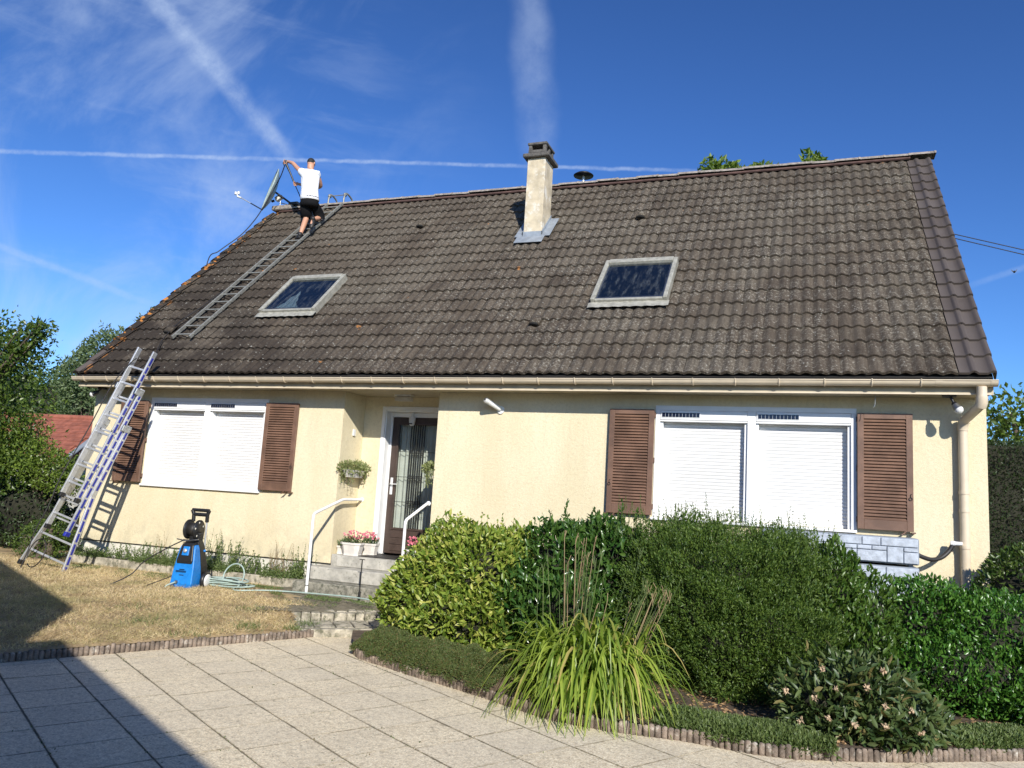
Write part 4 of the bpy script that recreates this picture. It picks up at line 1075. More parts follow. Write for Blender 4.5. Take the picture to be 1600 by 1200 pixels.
# daylily: each arching blade a part
dly = thing('daylily_clump', 'arching strap-leaved daylily clump with tall dry stalks spilling onto the patio', 'plant', (-1.45, -3.62, -.5))
def blade(base, az, L, rise, droop, w, tw):
    n = 9; vs = []; d = Vector((math.cos(az), math.sin(az), 0)); side = Vector((-d.y, d.x, 0))
    for i in range(n+1):
        t = i/n; out = L*(t**1.25)*.80; z = rise*math.sin(min(1, t*1.0)*math.pi*.58)*1.05-droop*t**2.6
        p = Vector(base)+d*out+Vector((0, 0, z))+side*tw*t*t
        ww = w*(1-.9*max(0, t-.35)/.65)*(.65+.35*min(1, t*4))
        up = Vector((0, 0, 1))*.35*ww
        vs += [p-side*ww/2+up*.6, p, p+side*ww/2+up*.6]
        if p.z < -.60: pass
    fs = []
    for i in range(n): fs += [(3*i, 3*i+1, 3*i+4, 3*i+3), (3*i+1, 3*i+2, 3*i+5, 3*i+4)]
    s = MB(); s.add(vs, fs, True); return s
restb = MB()
for i in range(760):
    th = random.uniform(0, 6.283); rb = .20*math.sqrt(random.random())
    base = (-1.72+rb*1.9*math.cos(th), -3.48+rb*.9*math.sin(th), -.50)
    az = math.atan2(math.sin(th)*.9-.25, math.cos(th))+random.gauss(0, .45)
    if i % 4: az = random.uniform(-math.pi*1.05, .05)+random.gauss(0, .5)
    L = random.uniform(.18, .92); rise = random.uniform(.34, .84)*(.75+.35*random.random()); droop = random.uniform(.35, .85)*(L+.25)
    if rise-droop < -.1: droop = rise+.06
    bl = blade(base, az, L, rise, droop, random.uniform(.030, .050), random.uniform(-.16, .16))
    if i < 285: bl.build('leaf_blade', M['L_lily'], dly)
    else: restb.add(bl.v, bl.f, True)
tag(restb.build('leaf_blade', M['L_lily'], dly), kind='stuff')
for i in range(60):
    x = random.gauss(-1.80, .24) if i < 36 else random.gauss(-1.20, .08); y = random.uniform(-3.6, -3.2); h = random.uniform(.75, 1.32) if i < 36 else random.uniform(.75, .98)
    a = Vector((x*.55-.88, y, -.45)); b = Vector((x+random.uniform(-.05, .05), y, -.45+h)); s = MB(); mid = (a+b)/2+Vector((.02*random.choice([-1, 1]), 0, 0))
    s.tube([a, mid, b], [.0045, .0038, .003], 5)
    for q in range(random.randint(1, 4)):
        e = b+Vector((random.uniform(-.035, .035), random.uniform(-.02, .02), random.uniform(.02, .07))); s.tube([b-Vector((0, 0, .02*q)), e], [.0028, .0035], 4)
    s.build('flower_stalk', M['L_dry'] if i % 3 == 0 else M['L_weed'], dly)

# ground cover mound
def mound(name, label, pts, w, h, mat, nleaf, L, seed):
    o = thing(name, label, 'ground cover', (pts[0][0], pts[0][1], -.5)); r = np.random.default_rng(seed)
    P = []; Nn = []; pts = [np.array(p) for p in pts]
    seg = [np.linalg.norm(b-a) for a, b in zip(pts[:-1], pts[1:])]; tot = sum(seg)
    for a, b, l in zip(pts[:-1], pts[1:], seg):
        n = int(nleaf*l/tot); t = r.uniform(-.12, 1.12, n); u = r.uniform(-1, 1, n); d = (b-a)/l; nn = np.array([-d[1], d[0]])
        xy = a+d*l*t[:, None]+nn*(u*w)[:, None]; z = -.49+h*np.sqrt(np.clip(1-u**2, 0, 1))*(1+.25*np.sin(xy[:, 0]*9)*np.sin(xy[:, 1]*11))
        P.append(np.stack([xy[:, 0], xy[:, 1], z-r.exponential(.008, n)], 1)); Nn.append(np.stack([nn[0]*u, nn[1]*u, np.full(n, .8)], 1))
    P = np.concatenate(P); N = np.concatenate(Nn); P[:, 2] += .035*np.sin(P[:, 0]*17+P[:, 1]*9)*np.sin(P[:, 1]*19)*(h > .1)+.012*np.sin(P[:, 0]*53)*np.sin(P[:, 1]*47)*(h > .1)
    D = N+r.normal(size=P.shape)*.8; D /= np.linalg.norm(D, axis=1)[:, None]
    VV, FF = leafset(P, D, L*r.uniform(.6, 1.6, len(P)), L*.5*np.ones(len(P)), .2); tag(link('foliage', arrmesh('foliage', VV, FF, mat, False), o), kind='stuff')
    s = MB()
    for a, b in zip(pts[:-1], pts[1:]):
        d = (b-a)/np.linalg.norm(b-a); nn = Vector((-d[1], d[0], 0)); rr = []
        for t in np.linspace(-.04, 1.04, 8):
            c = a+(b-a)*t; rr.append((Vector((c[0], c[1], -.50)), nn*(w*.74), Vector((0, 0, h*.66*(1+.2*math.sin(c[0]*9))))))
        s.rings(rr, 16)
    s.build('root_mat', M['soil'], o); return o
mound('creeping_thyme', 'dense low creeping ground cover edging the bed by the steps', [(-4.24, -2.50), (-3.90, -2.70), (-3.45, -2.90), (-3.0, -3.10), (-2.40, -3.42)], .34, .19, M['L_moss'], 110000, .017, 5)
mound('low_weed_mat', 'patch of bright low weeds between the daylily and the peony', [(-1.0, -3.60), (-.5, -3.66), (-.1, -3.62), (.15, -3.60)], .30, .06, M['L_weed'], 14000, .032, 6)
mound('strawberry_weeds', 'sparse low weeds beside the peony at the right of the bed', [(.95, -3.0), (1.5, -2.62), (2.2, -2.2)], .3, .05, M['L_weed'], 11000, .03, 9)
# litter
P = np.stack([rng.uniform(-3.0, 2.6, 5000), rng.uniform(-3.95, -1.6, 5000), np.full(5000, -.462)], 1)
keep = np.array([inpoly(p[0], p[1]-.05, bp) for p in P]); P = P[keep]; D = rng.normal(size=P.shape)*[1, 1, .15]; D /= np.linalg.norm(D, axis=1)[:, None]
VV, FF = leafset(P, D, rng.uniform(.02, .055, len(P)), rng.uniform(.012, .03, len(P)), .2); o = link('leaf_litter', arrmesh('leaf_litter', VV, FF, M['L_litter'])); tag(o, 'brown fallen leaves scattered over the bed soil', 'leaf litter', kind='stuff')
# joint weeds in patio
P = []
for _ in range(9000):
    jv = random.randint(-6, 7); iu = random.uniform(-8, 9)
    if random.random() < .6: c = O2+U_*(iu*.5)+V_*(jv*.503+random.gauss(0, .006))
    else: c = O2+U_*(random.randint(-6, 7)*.5+random.gauss(0, .03))+V_*(random.uniform(-5, 5)*.503)
    if math.sin(c.x*3.1+c.y*5.3)+math.sin(c.x*1.3-c.y*2.1) > .1 and not inpoly(c.x, c.y, bp) and (c.x-ED0.x)*(-.894)+(c.y-ED0.y)*.447 < 0: P.append((c.x, c.y, -.556))
P = np.array(P); D = rng.normal(size=P.shape)*[1, 1, .3]+[0, 0, .35]; D /= np.linalg.norm(D, axis=1)[:, None]
VV, FF = leafset(P, D, rng.uniform(.006, .026, len(P)), rng.uniform(.005, .012, len(P)), .2); o = link('joint_weeds', arrmesh('joint_weeds', VV, FF, M['L_moss'])); tag(o, 'tiny weeds and moss in the paving joints', 'weeds', kind='stuff')
# lawn grass
n = 190000
u = rng.uniform(-1.2, 5.6, n); d = .03+rng.uniform(0, 1, n)**1.15*8.0
X = ED0.x+EDD.x*u-.894*d; Y = ED0.y+EDD.y*u+.447*d
edgepath = (X > -6.6-.25*np.sin(Y*9)) & (Y > -1.35+.12*np.sin(X*7)); cut = (X > -7.4) & (Y > -.95+.1*np.sin(X*8))
onstep = ((X+5.36)*.76+(Y+2.27)*.65 > -.10) & ((X+5.36)*(-.65)+(Y+2.27)*.76 < 1.0) & ((X+5.36)*(-.65)+(Y+2.27)*.76 > -.3)
keep = (Y < -.42) & (~edgepath) & (~cut) & (~onstep); X = X[keep]; Y = Y[keep]
Z = np.array([lawn_z(a, b) for a, b in zip(X.tolist(), Y.tolist())]); P = np.stack([X, Y, Z], 1)
D = rng.normal(size=P.shape)*[.8, .8, .2]+[0, 0, .55]; D /= np.linalg.norm(D, axis=1)[:, None]
pat = np.sin(X*3.3+1.2*np.sin(Y*2.1))*np.cos(Y*2.7)
Ls = rng.uniform(.025, .075, len(P))*(1+.25*pat)
VV, FF = leafset(P, D, Ls, np.full(len(P), .0042), .1); o = link('dry_grass', arrmesh('dry_grass', VV, FF, M['L_grass'])); tag(o, 'short parched straw-coloured grass of the lawn', 'grass', kind='stuff')
tu = []
for (tx, ty, tn, tr) in ((-5.80, -2.72, 260, .10), (-6.25, -2.1, 120, .12), (-6.6, -3.3, 160, .15), (-5.45, -2.15, 140, .08), (-7.2, -3.0, 120, .2), (-6.0, -3.4, 100, .12), (-5.42, -2.40, 120, .05)):
    tu.append(np.stack([rng.normal(tx, tr, tn), rng.normal(ty, tr, tn), np.full(tn, lawn_z(tx, ty))], 1))
P = np.concatenate(tu); D = rng.normal(size=P.shape)*[.5, .5, .1]+[0, 0, .8]; D /= np.linalg.norm(D, axis=1)[:, None]
VV, FF = leafset(P, D, rng.uniform(.03, .09, len(P)), np.full(len(P), .005), .1); o = link('grass_tufts', arrmesh('grass_tufts', VV, FF, M['L_weed'])); tag(o, 'small green tufts left in the parched lawn', 'grass', kind='stuff')
# greener tufts along the planter and path
n = 9000; X = rng.uniform(-11, -5.0, n); Y = -.55-np.abs(rng.normal(0, .22, n))-(X > -6.9)*.35; Z = np.full(n, -.30)+(Y < -1.2)*(-.03); P = np.stack([X, Y, Z], 1)
keep = (np.sin(X*4)+np.sin(X*9+Y*7) > -.3); P = P[keep]; D = rng.normal(size=P.shape)*[.8, .8, .2]+[0, 0, .6]; D /= np.linalg.norm(D, axis=1)[:, None]
VV, FF = leafset(P, D, rng.uniform(.015, .05, len(P)), np.full(len(P), .006), .1); o = link('green_grass', arrmesh('green_grass', VV, FF, M['L_weed'])); tag(o, 'greener grass growing along the planter wall and path', 'grass', kind='stuff')

# stone threshold steps between patio and path
ts = thing('path_steps', 'worn pale stone steps from the patio up to the mossy path', 'steps', (-5.1, -2.0, -.55))
# local frame: along a (-5.18,-2.49)->(-4.75,-1.85)
ax = Vector((.76, .65, 0)).normalized(); ay = Vector((-ax.y, ax.x, 0))
Mt = Matrix(((ax.x, ay.x, 0, -5.36), (ax.y, ay.y, 0, -2.27), (0, 0, 1, 0), (0, 0, 0, 1)))
def chunk(x0, x1, y0, y1, z0, z1, nm, seed, mat='stone'):
    rr = random.Random(seed); k = MB(); j = lambda: rr.uniform(-.010, .010)
    top = [(x0+j(), y0+j()), ((x0+x1)/2+j(), y0+j()), (x1+j(), y0+j()), (x1+j(), (y0+y1)/2), (x1+j(), y1+j()), ((x0+x1)/2+j(), y1+j()), (x0+j(), y1+j()), (x0+j(), (y0+y1)/2)]
    n = len(top); vs = [Mt @ Vector((x, y, z0)) for x, y in top]+[Mt @ Vector((x, y, z1+rr.uniform(-.003, .003))) for x, y in top]
    k.add(vs, [(i, (i+1) % n, n+(i+1) % n, n+i) for i in range(n)]+[tuple(range(n, 2*n))]); return k.build(nm, M[mat], ts, bevel=.010, seg=2)
chunk(-.03, .98, .0, .13, -.60, -.462, 'step', 1)
xs = [-.10, .13, .38, .60, .82, 1.05]
for i in range(5): chunk(xs[i]+.008, xs[i+1]-.008, .145, .60+random.uniform(-.03, .03), -.56, -.456+random.uniform(-.005, .004), 'paving_stone', 10+i)
xs = [-.10]
while xs[-1] < 1.05: xs.append(xs[-1]+random.uniform(.09, .19))
for i in range(len(xs)-1):
    chunk(xs[i]+.006, xs[i+1]-.006, .62, .75, -.56, -.378+random.uniform(-.006, .006), 'paving_stone', 30+i)
    chunk(xs[i]+.006+.04, xs[i+1]-.006+.04, .765, .93+random.uniform(-.02, .03), -.50, -.372+random.uniform(-.006, .006), 'paving_stone', 60+i)
# planter curb at the foot of the left wall, with weeds
pc = thing('planter_curb', 'low white concrete curb in front of the left wall', 'curb', (-9, -.33, -.33))
x = -11.2
while x < -6.8:
    L = min(.98, -6.72-x); k = MB(); k.box(x, x+L-.012, -.37, -.30, -.45, -.185+random.uniform(-.004, .004)); k.build('curb_block', M['stone'], pc, bevel=.008); x += L
k = MB(); k.box(-11.3, -6.72, -.30, .0, -.4, -.21); tag(k.build('planter_soil', M['soil']), kind='structure')
def weed(label, x, y, z, h, n, mat, leafL, spread=.12, nl=16, name='weed', grp='weeds in the planter'):
    t = thing(name, label, 'weed', (x, y, z), grp)
    its = []
    for i in range(n):
        bx = x+random.gauss(0, spread*.35); by = y+random.gauss(0, .03); hh = h*random.uniform(.5, 1.0); its.append(((bx, by, z), (bx+random.gauss(0, spread*.5), by+random.gauss(0, .04), z+hh)))
    sprigs(t, its, mat, leafL, 'stem', nl, .002, .35, None, .9); return t
GW = 'weeds in the planter along the wall'
WD = ['at the ladder end of the planter', 'behind the sagging cable near the ladder', 'just left of the wall air vent', 'right under the wall air vent', 'browned and low between vent and washer', 'immediately left of the pressure washer', 'tallest leafy clump, rising behind the washer handle', 'bushy clump just right of the washer handle', 'dense clump above the coiled hose', 'low clump right of the coiled hose', 'tall dry seeded stems in mid-gap between hose and handrail', 'dry reddish stems nearest the handrail', 'broad-leaved clump beside the handrail foot', 'thin tall stems touching the handrail', 'few tall thin stems against the wall behind the washer', 'few dry stems against the wall left of the vent']
for i, (x, h, n, m, l) in enumerate([(-10.4, .25, 9, 'L_weed', .035), (-10.0, .30, 12, 'L_weed', .03), (-9.65, .34, 12, 'L_weed', .03), (-9.35, .26, 10, 'L_weed', .035), (-9.05, .22, 9, 'L_dry', .02), (-8.75, .32, 9, 'L_weed', .03), (-8.40, .52, 14, 'L_weed', .032), (-8.15, .44, 12, 'L_weed', .035), (-7.85, .34, 12, 'L_weed', .035), (-7.62, .26, 10, 'L_weed', .035), (-7.38, .48, 10, 'L_dry', .016), (-7.22, .50, 9, 'L_dry', .016), (-6.95, .34, 10, 'L_weed', .045), (-6.85, .48, 4, 'L_weed', .025), (-8.55, .60, 5, 'L_weed', .02), (-9.55, .5, 4, 'L_dry', .015)]):
    weed('planter weeds '+WD[i], x, -.18, -.21, h*1.1, n+4, M[m], l*1.25, .24, 34, 'weed', GW)
P = np.stack([rng.uniform(-11.2, -6.75, 14000), rng.uniform(-.40, -.03, 14000), -.2+np.abs(rng.normal(0, .055, 14000))], 1); P = P[np.sin(P[:, 0]*5)+np.sin(P[:, 0]*2.1+1) > -.6]; D = rng.normal(size=P.shape)*[.8, .8, .3]+[0, 0, .5]; D /= np.linalg.norm(D, axis=1)[:, None]
VV, FF = leafset(P, D, rng.uniform(.02, .05, len(P)), rng.uniform(.008, .02, len(P)), .2); o = link('planter_weeds', arrmesh('planter_weeds', VV, FF, M['L_weed'])); tag(o, 'low green ground weeds filling the planter curb', 'weeds', kind='stuff')

# ------------------------------------------------------------------ pots & hanging planters
def pot(label, cx, cy, z, w, d, h, flower, taper=.78):
    t = thing('flower_pot', label, 'flower pot', (cx, cy, z))
    k = MB(); c = .22
    def oc(sx, sy, zz): return [(cx+sx*(1 if i in (0, 1, 6, 7) else -1)*(1 if i in (0, 7, 3, 4) else .62)*1.0, cy+sy*(1 if i < 4 else -1)*(1 if i in (1, 2, 5, 6) else .55), zz) for i in range(8)]
    lev = [(taper*1.04, z), (taper*1.04, z+.02), (taper, z+.022), (.94, z+h-.03), (1.03, z+h-.028), (1.05, z+h), (.92, z+h), (.86, z+h-.03)]
    vs = []
    for s_, zz in lev: vs += oc(w/2*s_, d/2*s_, zz)
    fs = [(j*8+i, j*8+(i+1) % 8, (j+1)*8+(i+1) % 8, (j+1)*8+i) for j in range(len(lev)-1) for i in range(8)]+[tuple(range(8))[::-1], tuple(len(lev)*8-8+i for i in range(8))]
    k.add(vs, fs); k.build('pot_body', M['terrawhite'], t)
    r = np.random.default_rng(int(abs(cx*100))); n = 260
    P = np.stack([cx+r.uniform(-w*.42, w*.42, n), cy+r.uniform(-d*.4, d*.4, n), z+h+r.uniform(-.02, .07, n)], 1); D = r.normal(size=P.shape)*.6+[0, 0, .8]; D /= np.linalg.norm(D, axis=1)[:, None]
    VV, FF = leafset(P, D, r.uniform(.03, .06, n), r.uniform(.01, .02, n), .2)
    k = MB(); k.add(VV.tolist(), FF.tolist()); k.build('foliage', M['L_peony'] if flower else M['L_sage'], t)
    if flower:
        for q in range(34):
            p = Vector((cx+random.uniform(-w*.42, w*.48), cy+random.uniform(-d*.4, d*.4), z+h+random.uniform(.06, .17))); k = MB()
            DD = rng.normal(size=(7, 3))+[0, -.5, .4]; DD /= np.linalg.norm(DD, axis=1)[:, None]
            VV, FF = leafset(np.tile(np.array(p), (7, 1)), DD, np.full(7, .026), np.full(7, .02), .2); k.add(VV.tolist(), FF.tolist()); k.build('blossom', M['pink'], t)
pot('wide white pot with pink flowers on the top step', -6.25, .07, .187, .33, .22, .185, True)
pot('small white ribbed pot with grey-green herbs beside the wide pot', -6.47, .20, .187, .20, .20, .12, False, .9)
pot('white pot mostly hidden behind the wide flower pot', -6.13, .36, .187, .26, .2, .175, True)
pot('white pot with red and pink flowers on the step behind the short handrail', -5.16, -.05, .187, .26, .2, .17, True)
def hanger(label, cx, cy, z, sx, sy, wx):
    t = thing('hanging_planter', label, 'planter', (cx, cy, z))
    k = MB(); k.rings([((cx, cy, z-.10), (sx*.6, 0, 0), (0, sy*.7, 0)), ((cx, cy, z), (sx, 0, 0), (0, sy, 0)), ((cx, cy, z+.01), (sx*1.05, 0, 0), (0, sy*1.05, 0))], 12, True, False); k.build('trough', M['terrawhite'], t)
    k = MB(); k.box(min(wx, cx), max(wx, cx), cy-.015, cy+.015, z-.06, z-.05); k.build('wall_bracket', M['iron'], t)
    r = np.random.default_rng(5); n = 1000
    D0 = r.normal(size=(n, 3)); D0 /= np.linalg.norm(D0, axis=1)[:, None]; P = np.array([cx, cy, z+.045])+D0*[sx*1.5, sy*1.22, .10]*r.uniform(.5, 1.1, n)[:, None]
    D = D0+r.normal(size=P.shape)*.7+[0, 0, .4]; D /= np.linalg.norm(D, axis=1)[:, None]
    VV, FF = leafset(P, D, r.uniform(.025, .055, n), r.uniform(.015, .030, n), .2); k = MB(); k.add(VV.tolist(), FF.tolist()); tag(k.build('foliage', M['L_sage2'], t), kind='stuff')
    for i in range(22):
        a = random.uniform(0, 6.28); p = Vector((cx+math.cos(a)*sx, cy+math.sin(a)*sy, z+.02)); L = random.uniform(.08, .25); s = MB()
        P = np.array([list(p+Vector((random.gauss(0, .008), random.gauss(0, .008), -L*q/12))) for q in range(13)]); D = rng.normal(size=P.shape); D /= np.linalg.norm(D, axis=1)[:, None]
        s.tube([p, p+Vector((0, 0, -L))], .0015, 4, False); VV, FF = leafset(P, D, np.full(13, .026), np.full(13, .016), .2); s.add(VV.tolist(), FF.tolist()); s.build('trailing_stem', M['L_sage2'], t)
hanger('trailing succulent planter hung on the porch wall left of the door', -6.46, .27, 1.42, .090, .31, -6.56)
hanger('trailing plant in a planter on the right porch wall across the door glass', -5.07, .18, 1.46, .085, .20, -4.985)

# ------------------------------------------------------------------ leaning extension ladder
lad = thing('extension_ladder', 'long three-section aluminium ladder with blue tape leaning on the gutter', 'ladder', (-10.7, -1.32, -.33))
BL = Vector((-11.13, -1.36, -.335)); BR = Vector((-10.25, -1.30, -.335))
C0 = Vector((-10.69, -1.33, -.335)); C1 = Vector((-9.90, -.47, 3.10)); AX = (C1-C0).normalized(); LT = (C1-C0).length
WX = Vector((.998, .06, 0)); WX = (WX-AX*WX.dot(AX)).normalized(); NX = AX.cross(WX).normalized()
if NX.y > 0: NX = -NX      # points toward the camera side
def lad_section(t0, t1, w0, w1, off, step, first, taper_to=None):
    def wt(t): return w0+(w1-w0)*min(1, (t-t0)/((taper_to or t1)-t0))
    for sgn in (-1, 1):
        k = MB(); ts_ = [t0, taper_to, t1] if taper_to else [t0, t1]
        P = [C0+AX*t+WX*sgn*wt(t)/2+NX*off for t in ts_]
        for a, b in zip(P[:-1], P[1:]): k.bar(a, b, .026, .086, NX)
        ro = k.build('rail', M['alu'], lad, bevel=.003)
        if True:
            kk = MB(); side = 1
            L = t0+.05
            while L < t1-.10:
                ln = random.uniform(.10, .16)
                if taper_to and L < taper_to < L+ln: L += .1; continue
                for oz in (.018, ):
                    pa = C0+AX*L+WX*(sgn*wt(L)/2)+NX*off; pb = C0+AX*(L+ln)+WX*(sgn*wt(L+ln)/2)+NX*off
                    if sgn > 0:
                        kk.bar(pa+WX*.0145, pb+WX*.0145, .003, .036, NX)
                L += ln+.03
            if kk.v: kk.build('blue_tape', M['blue'], ro)
        ft = MB(); p = C0+AX*t0+WX*sgn*wt(t0)/2+NX*off; ft.bar(p-AX*.035, p+AX*.035, .05, .095, NX); ft.build('ladder_foot', M['black'] if (sgn < 0 or first == 3) else M['blue'], lad, bevel=.008)
    t = t0+.22
    while t < t1-.05:
        k = MB(); a = C0+AX*t-WX*wt(t)/2+NX*off; b = C0+AX*t+WX*wt(t)/2+NX*off; k.bar(a, b, .030, .030, NX); k.build('rung', M['alu'], lad, bevel=.004); t += step
lad_section(.0, 2.42, .87, .47, -.0, .28, 1, 1.25)
lad_section(.62, 3.02, .42, .42, .085, .28, 2)
lad_section(1.12, LT, .335, .335, .17, .28, 3)
for t, w, o_ in ((2.36, .47, .04), (2.95, .42, .13)):
    k = MB()
    for s_ in (-1, 1):
        p = C0+AX*t+WX*s_*w/2+NX*o_; k.bar(p-AX*.05, p+AX*.05, .045, .17, NX)
    k.build('slide_bracket', M['steel'], lad, bevel=.006)
for s_ in (-1, 1):
    k = MB(); p = C0+AX*2.30+WX*s_*.17+NX*.13; k.tube([p, p+NX*.07+AX*.03, p+NX*.08-AX*.06, p+NX*.02-AX*.10], .012, 8); k.build('rung_hook', M['steel'], lad)
# black hose hanging along the left rail and on ground at the foot
k = MB(); pts = [C0+AX*(3.45)+WX*-.10+NX*.20, C0+AX*3.3+WX*-.16+NX*.22, C0+AX*2.9+WX*-.25+NX*.24, C0+AX*2.2+WX*-.27+NX*.22, C0+AX*1.4+WX*-.26+NX*.26, C0+AX*.9+WX*-.22+NX*.24, C0+AX*.5+WX*-.24+NX*.22, C0+AX*.2+WX*-.20+NX*.20, Vector((-10.75, -1.62, -.30)), Vector((-10.55, -1.72, -.31))]
def smooth(pts, n=6):
    P = [Vector(p) for p in pts]; P = [P[0]*2-P[1]]+P+[P[-1]*2-P[-2]]; out = []
    for i in range(1, len(P)-2):
        for t in range(n):
            u = t/n; a, b, c, d = P[i-1:i+3]
            out.append(.5*((2*b)+(c-a)*u+(2*a-5*b+4*c-d)*u*u+(-a+3*b-3*c+d)*u**3))
    out.append(P[-2]); return out
k.tube(smooth(pts), .009, 7); tag(k.build('pressure_hose', M['rubber']), 'black high-pressure hose running down the leaning ladder', 'hose')
k = MB(); lp = [Vector((-10.62+.16*math.cos(a), -1.50+.06*math.sin(a), -.06+.20*math.sin(a))) for a in np.linspace(-2.2, 3.6, 14)]; k.tube(smooth(lp, 3), .008, 6); tag(k.build('cable_loop', M['rubber']), 'loop of dark cable hanging at the foot of the ladder', 'cable')

# ------------------------------------------------------------------ roof ladder
rl = thing('roof_ladder', 'old aluminium roof ladder hooked over the ridge under the worker', 'ladder', tuple(RP(-10.0, .95, .1)))
LA = (Vector((-10.20, .95)), Vector((-9.82, .95))); LB = (Vector((-10.08, 6.45)), Vector((-9.68, 6.45)))
HH = .105
def rp2(v, h=HH): return RP(v.x, v.y, h)
for i in range(2): k = MB(); k.bar(rp2(LA[i]), rp2(LB[i]), .030, .058, EN); k.build('rail', M['oldalu'], rl, bevel=.004)
for j in range(20):
    t = (j+.35)/20; a = LA[0].lerp(LB[0], t); b = LA[1].lerp(LB[1], t); ex = (b-a).normalized()*.035; k = MB(); k.tube([rp2(a-ex), rp2(b+ex)], .015, 8); k.build('rung', M['oldalu'], rl)
for i in range(2):
    k = MB(); top = rp2(LB[i]); pts = [top, top+ES*.12+EN*.10, top+ES*.25+EN*.12, top+ES*.36+Vector((0, .05, -.04)), top+Vector((0, .36, .10)), top+Vector((0, .42, -.02))]
    k.tube(smooth(pts, 4), .020, 8); k.build('ridge_hook', M['oldalu'], rl)
k = MB(); p = rp2(LB[0])+ES*.18+EN*.12; q = rp2(LB[1])+ES*.18+EN*.12; k.tube([p-Vector((.05, 0, 0)), q+Vector((.05, 0, 0))], .011, 8); k.build('hook_crossbar', M['oldalu'], rl)
for p_, q_ in ((p, 1), (q, 1)): 
    k = MB(); k.lathe([(.045, 0), (.045, .03)], p_-Vector((.015, 0, 0)), 14, (1, 0, 0)); k.build('hook_wheel', M['oldalu'], rl)

# ------------------------------------------------------------------ person
per = thing('person', 'person in white T-shirt and black shorts pressure washing from the roof ladder', 'person', (-9.86, 2.8, 6.1))
J = {}
def chain_mesh(name, verts, edges, rad, mat, parent, sub=2, root=0):
    me = bpy.data.meshes.new(name); me.from_pydata([tuple(v) for v in verts], edges, []); me.materials.append(mat)
    o = link(name, me, parent); md = o.modifiers.new('skin', 'SKIN'); md.use_smooth_shade = True
    for i, sv in enumerate(me.skin_vertices[0].data):
        r_ = rad[i]; sv.radius = (r_, r_) if not isinstance(r_, tuple) else r_
        sv.use_root = (i == root)
    s = o.modifiers.new('sub', 'SUBSURF'); s.levels = sub; s.render_levels = sub; return o
pel = (-9.78, 2.98, 7.08)
BV = [pel,                         #0 pelvis
      (-9.82, 3.02, 7.28), (-9.86, 3.06, 7.48), (-9.90, 3.10, 7.66), (-9.93, 3.12, 7.765), (-9.955, 3.14, 7.84), (-9.965, 3.16, 7.95),  #1-6 spine..head
      (-9.87, 2.97, 6.98), (-9.87, 3.06, 6.70), (-9.85, 2.96, 6.48), (-9.83, 2.86, 6.26), (-9.98, 3.00, 6.20),  #7-11 left leg hip knee calf ankle toe
      (-9.68, 3.02, 7.00), (-9.72, 3.34, 6.80), (-9.68, 3.16, 6.70), (-9.64, 2.98, 6.62), (-9.62, 2.90, 6.47),  #12-16 right leg
      (-10.08, 3.06, 7.70), (-10.30, 3.12, 7.88), (-10.46, 3.20, 8.02), (-10.62, 3.27, 8.10), (-10.70, 3.30, 8.12),  # 17-21 left arm
      (-9.75, 3.12, 7.66), (-9.80, 3.36, 7.50), (-10.05, 3.42, 7.50), (-10.32, 3.40, 7.60), (-10.44, 3.39, 7.63)]  # 22-26 right arm in front
BE = [(0, 1), (1, 2), (2, 3), (3, 4), (4, 5), (5, 6), (0, 7), (7, 8), (8, 9), (9, 10), (10, 11), (0, 12), (12, 13), (13, 14), (14, 15), (15, 16),
      (3, 17), (17, 18), (18, 19), (19, 20), (20, 21), (3, 22), (22, 23), (23, 24), (24, 25), (25, 26)]
BRd = [(.15, .11), (.145, .10), (.16, .11), (.15, .10), .062, .075, .088, .092, .062, .058, .036, .030, .092, .062, .056, .036, .030,
       .062, .050, .044, .034, .030, .062, .050, .042, .034, .030]
chain_mesh('body', BV, BE, BRd, M['skin'], per)
# fingers
def hand(p, d, side):
    p = Vector(p); d = Vector(d).normalized(); s_ = Vector(side).normalized(); nrm = d.cross(s_)
    for q in range(4):
        b = p+s_*(q-1.5)*.018; L = (.07, .08, .075, .06)[q]; k = MB(); k.tube([b-d*.03, b+d*L*.45+nrm*.01, b+d*L*.7-nrm*.03, b+d*L*.55-nrm*.055], [.010, .0095, .0085, .007], 7); k.build('finger', M['skin'], per)
    b = p-s_*.035; k = MB(); k.tube([b-d*.03, b-s_*.02+d*.02-nrm*.01, b-s_*.01+d*.05-nrm*.03], [.012, .011, .008], 7); k.build('thumb', M['skin'], per)
hand((-10.71, 3.30, 8.125), (-1, .2, .1), (.2, .1, 1)); hand((-10.46, 3.39, 7.635), (-1, 0, .15), (.1, .1, 1))
# head details
k = MB(); hc = Vector((-9.965, 3.165, 7.955))
k.sphere(hc, (.078, .094, .105), 16, 12); hdm = k.build('head', M['skin'], per)
k = MB(); k.sphere(hc+Vector((0, -.006, .022)), (.081, .094, .090), 16, 12); k.build('hair', M['hair'], per)
for sx in (-1, 1): k = MB(); k.sphere(hc+Vector((sx*.080, 0, -.005)), (.012, .022, .030), 8, 6); k.build('ear', M['skin'], per)
k = MB(); k.sphere(hc+Vector((0, .098, -.01)), (.014, .018, .024), 8, 6); k.build('nose', M['skin'], per)
for sx in (-1, 1): k = MB(); k.sphere(hc+Vector((sx*.032, .083, .01)), (.012, .01, .008), 8, 6); k.build('eye', M['black'], per)
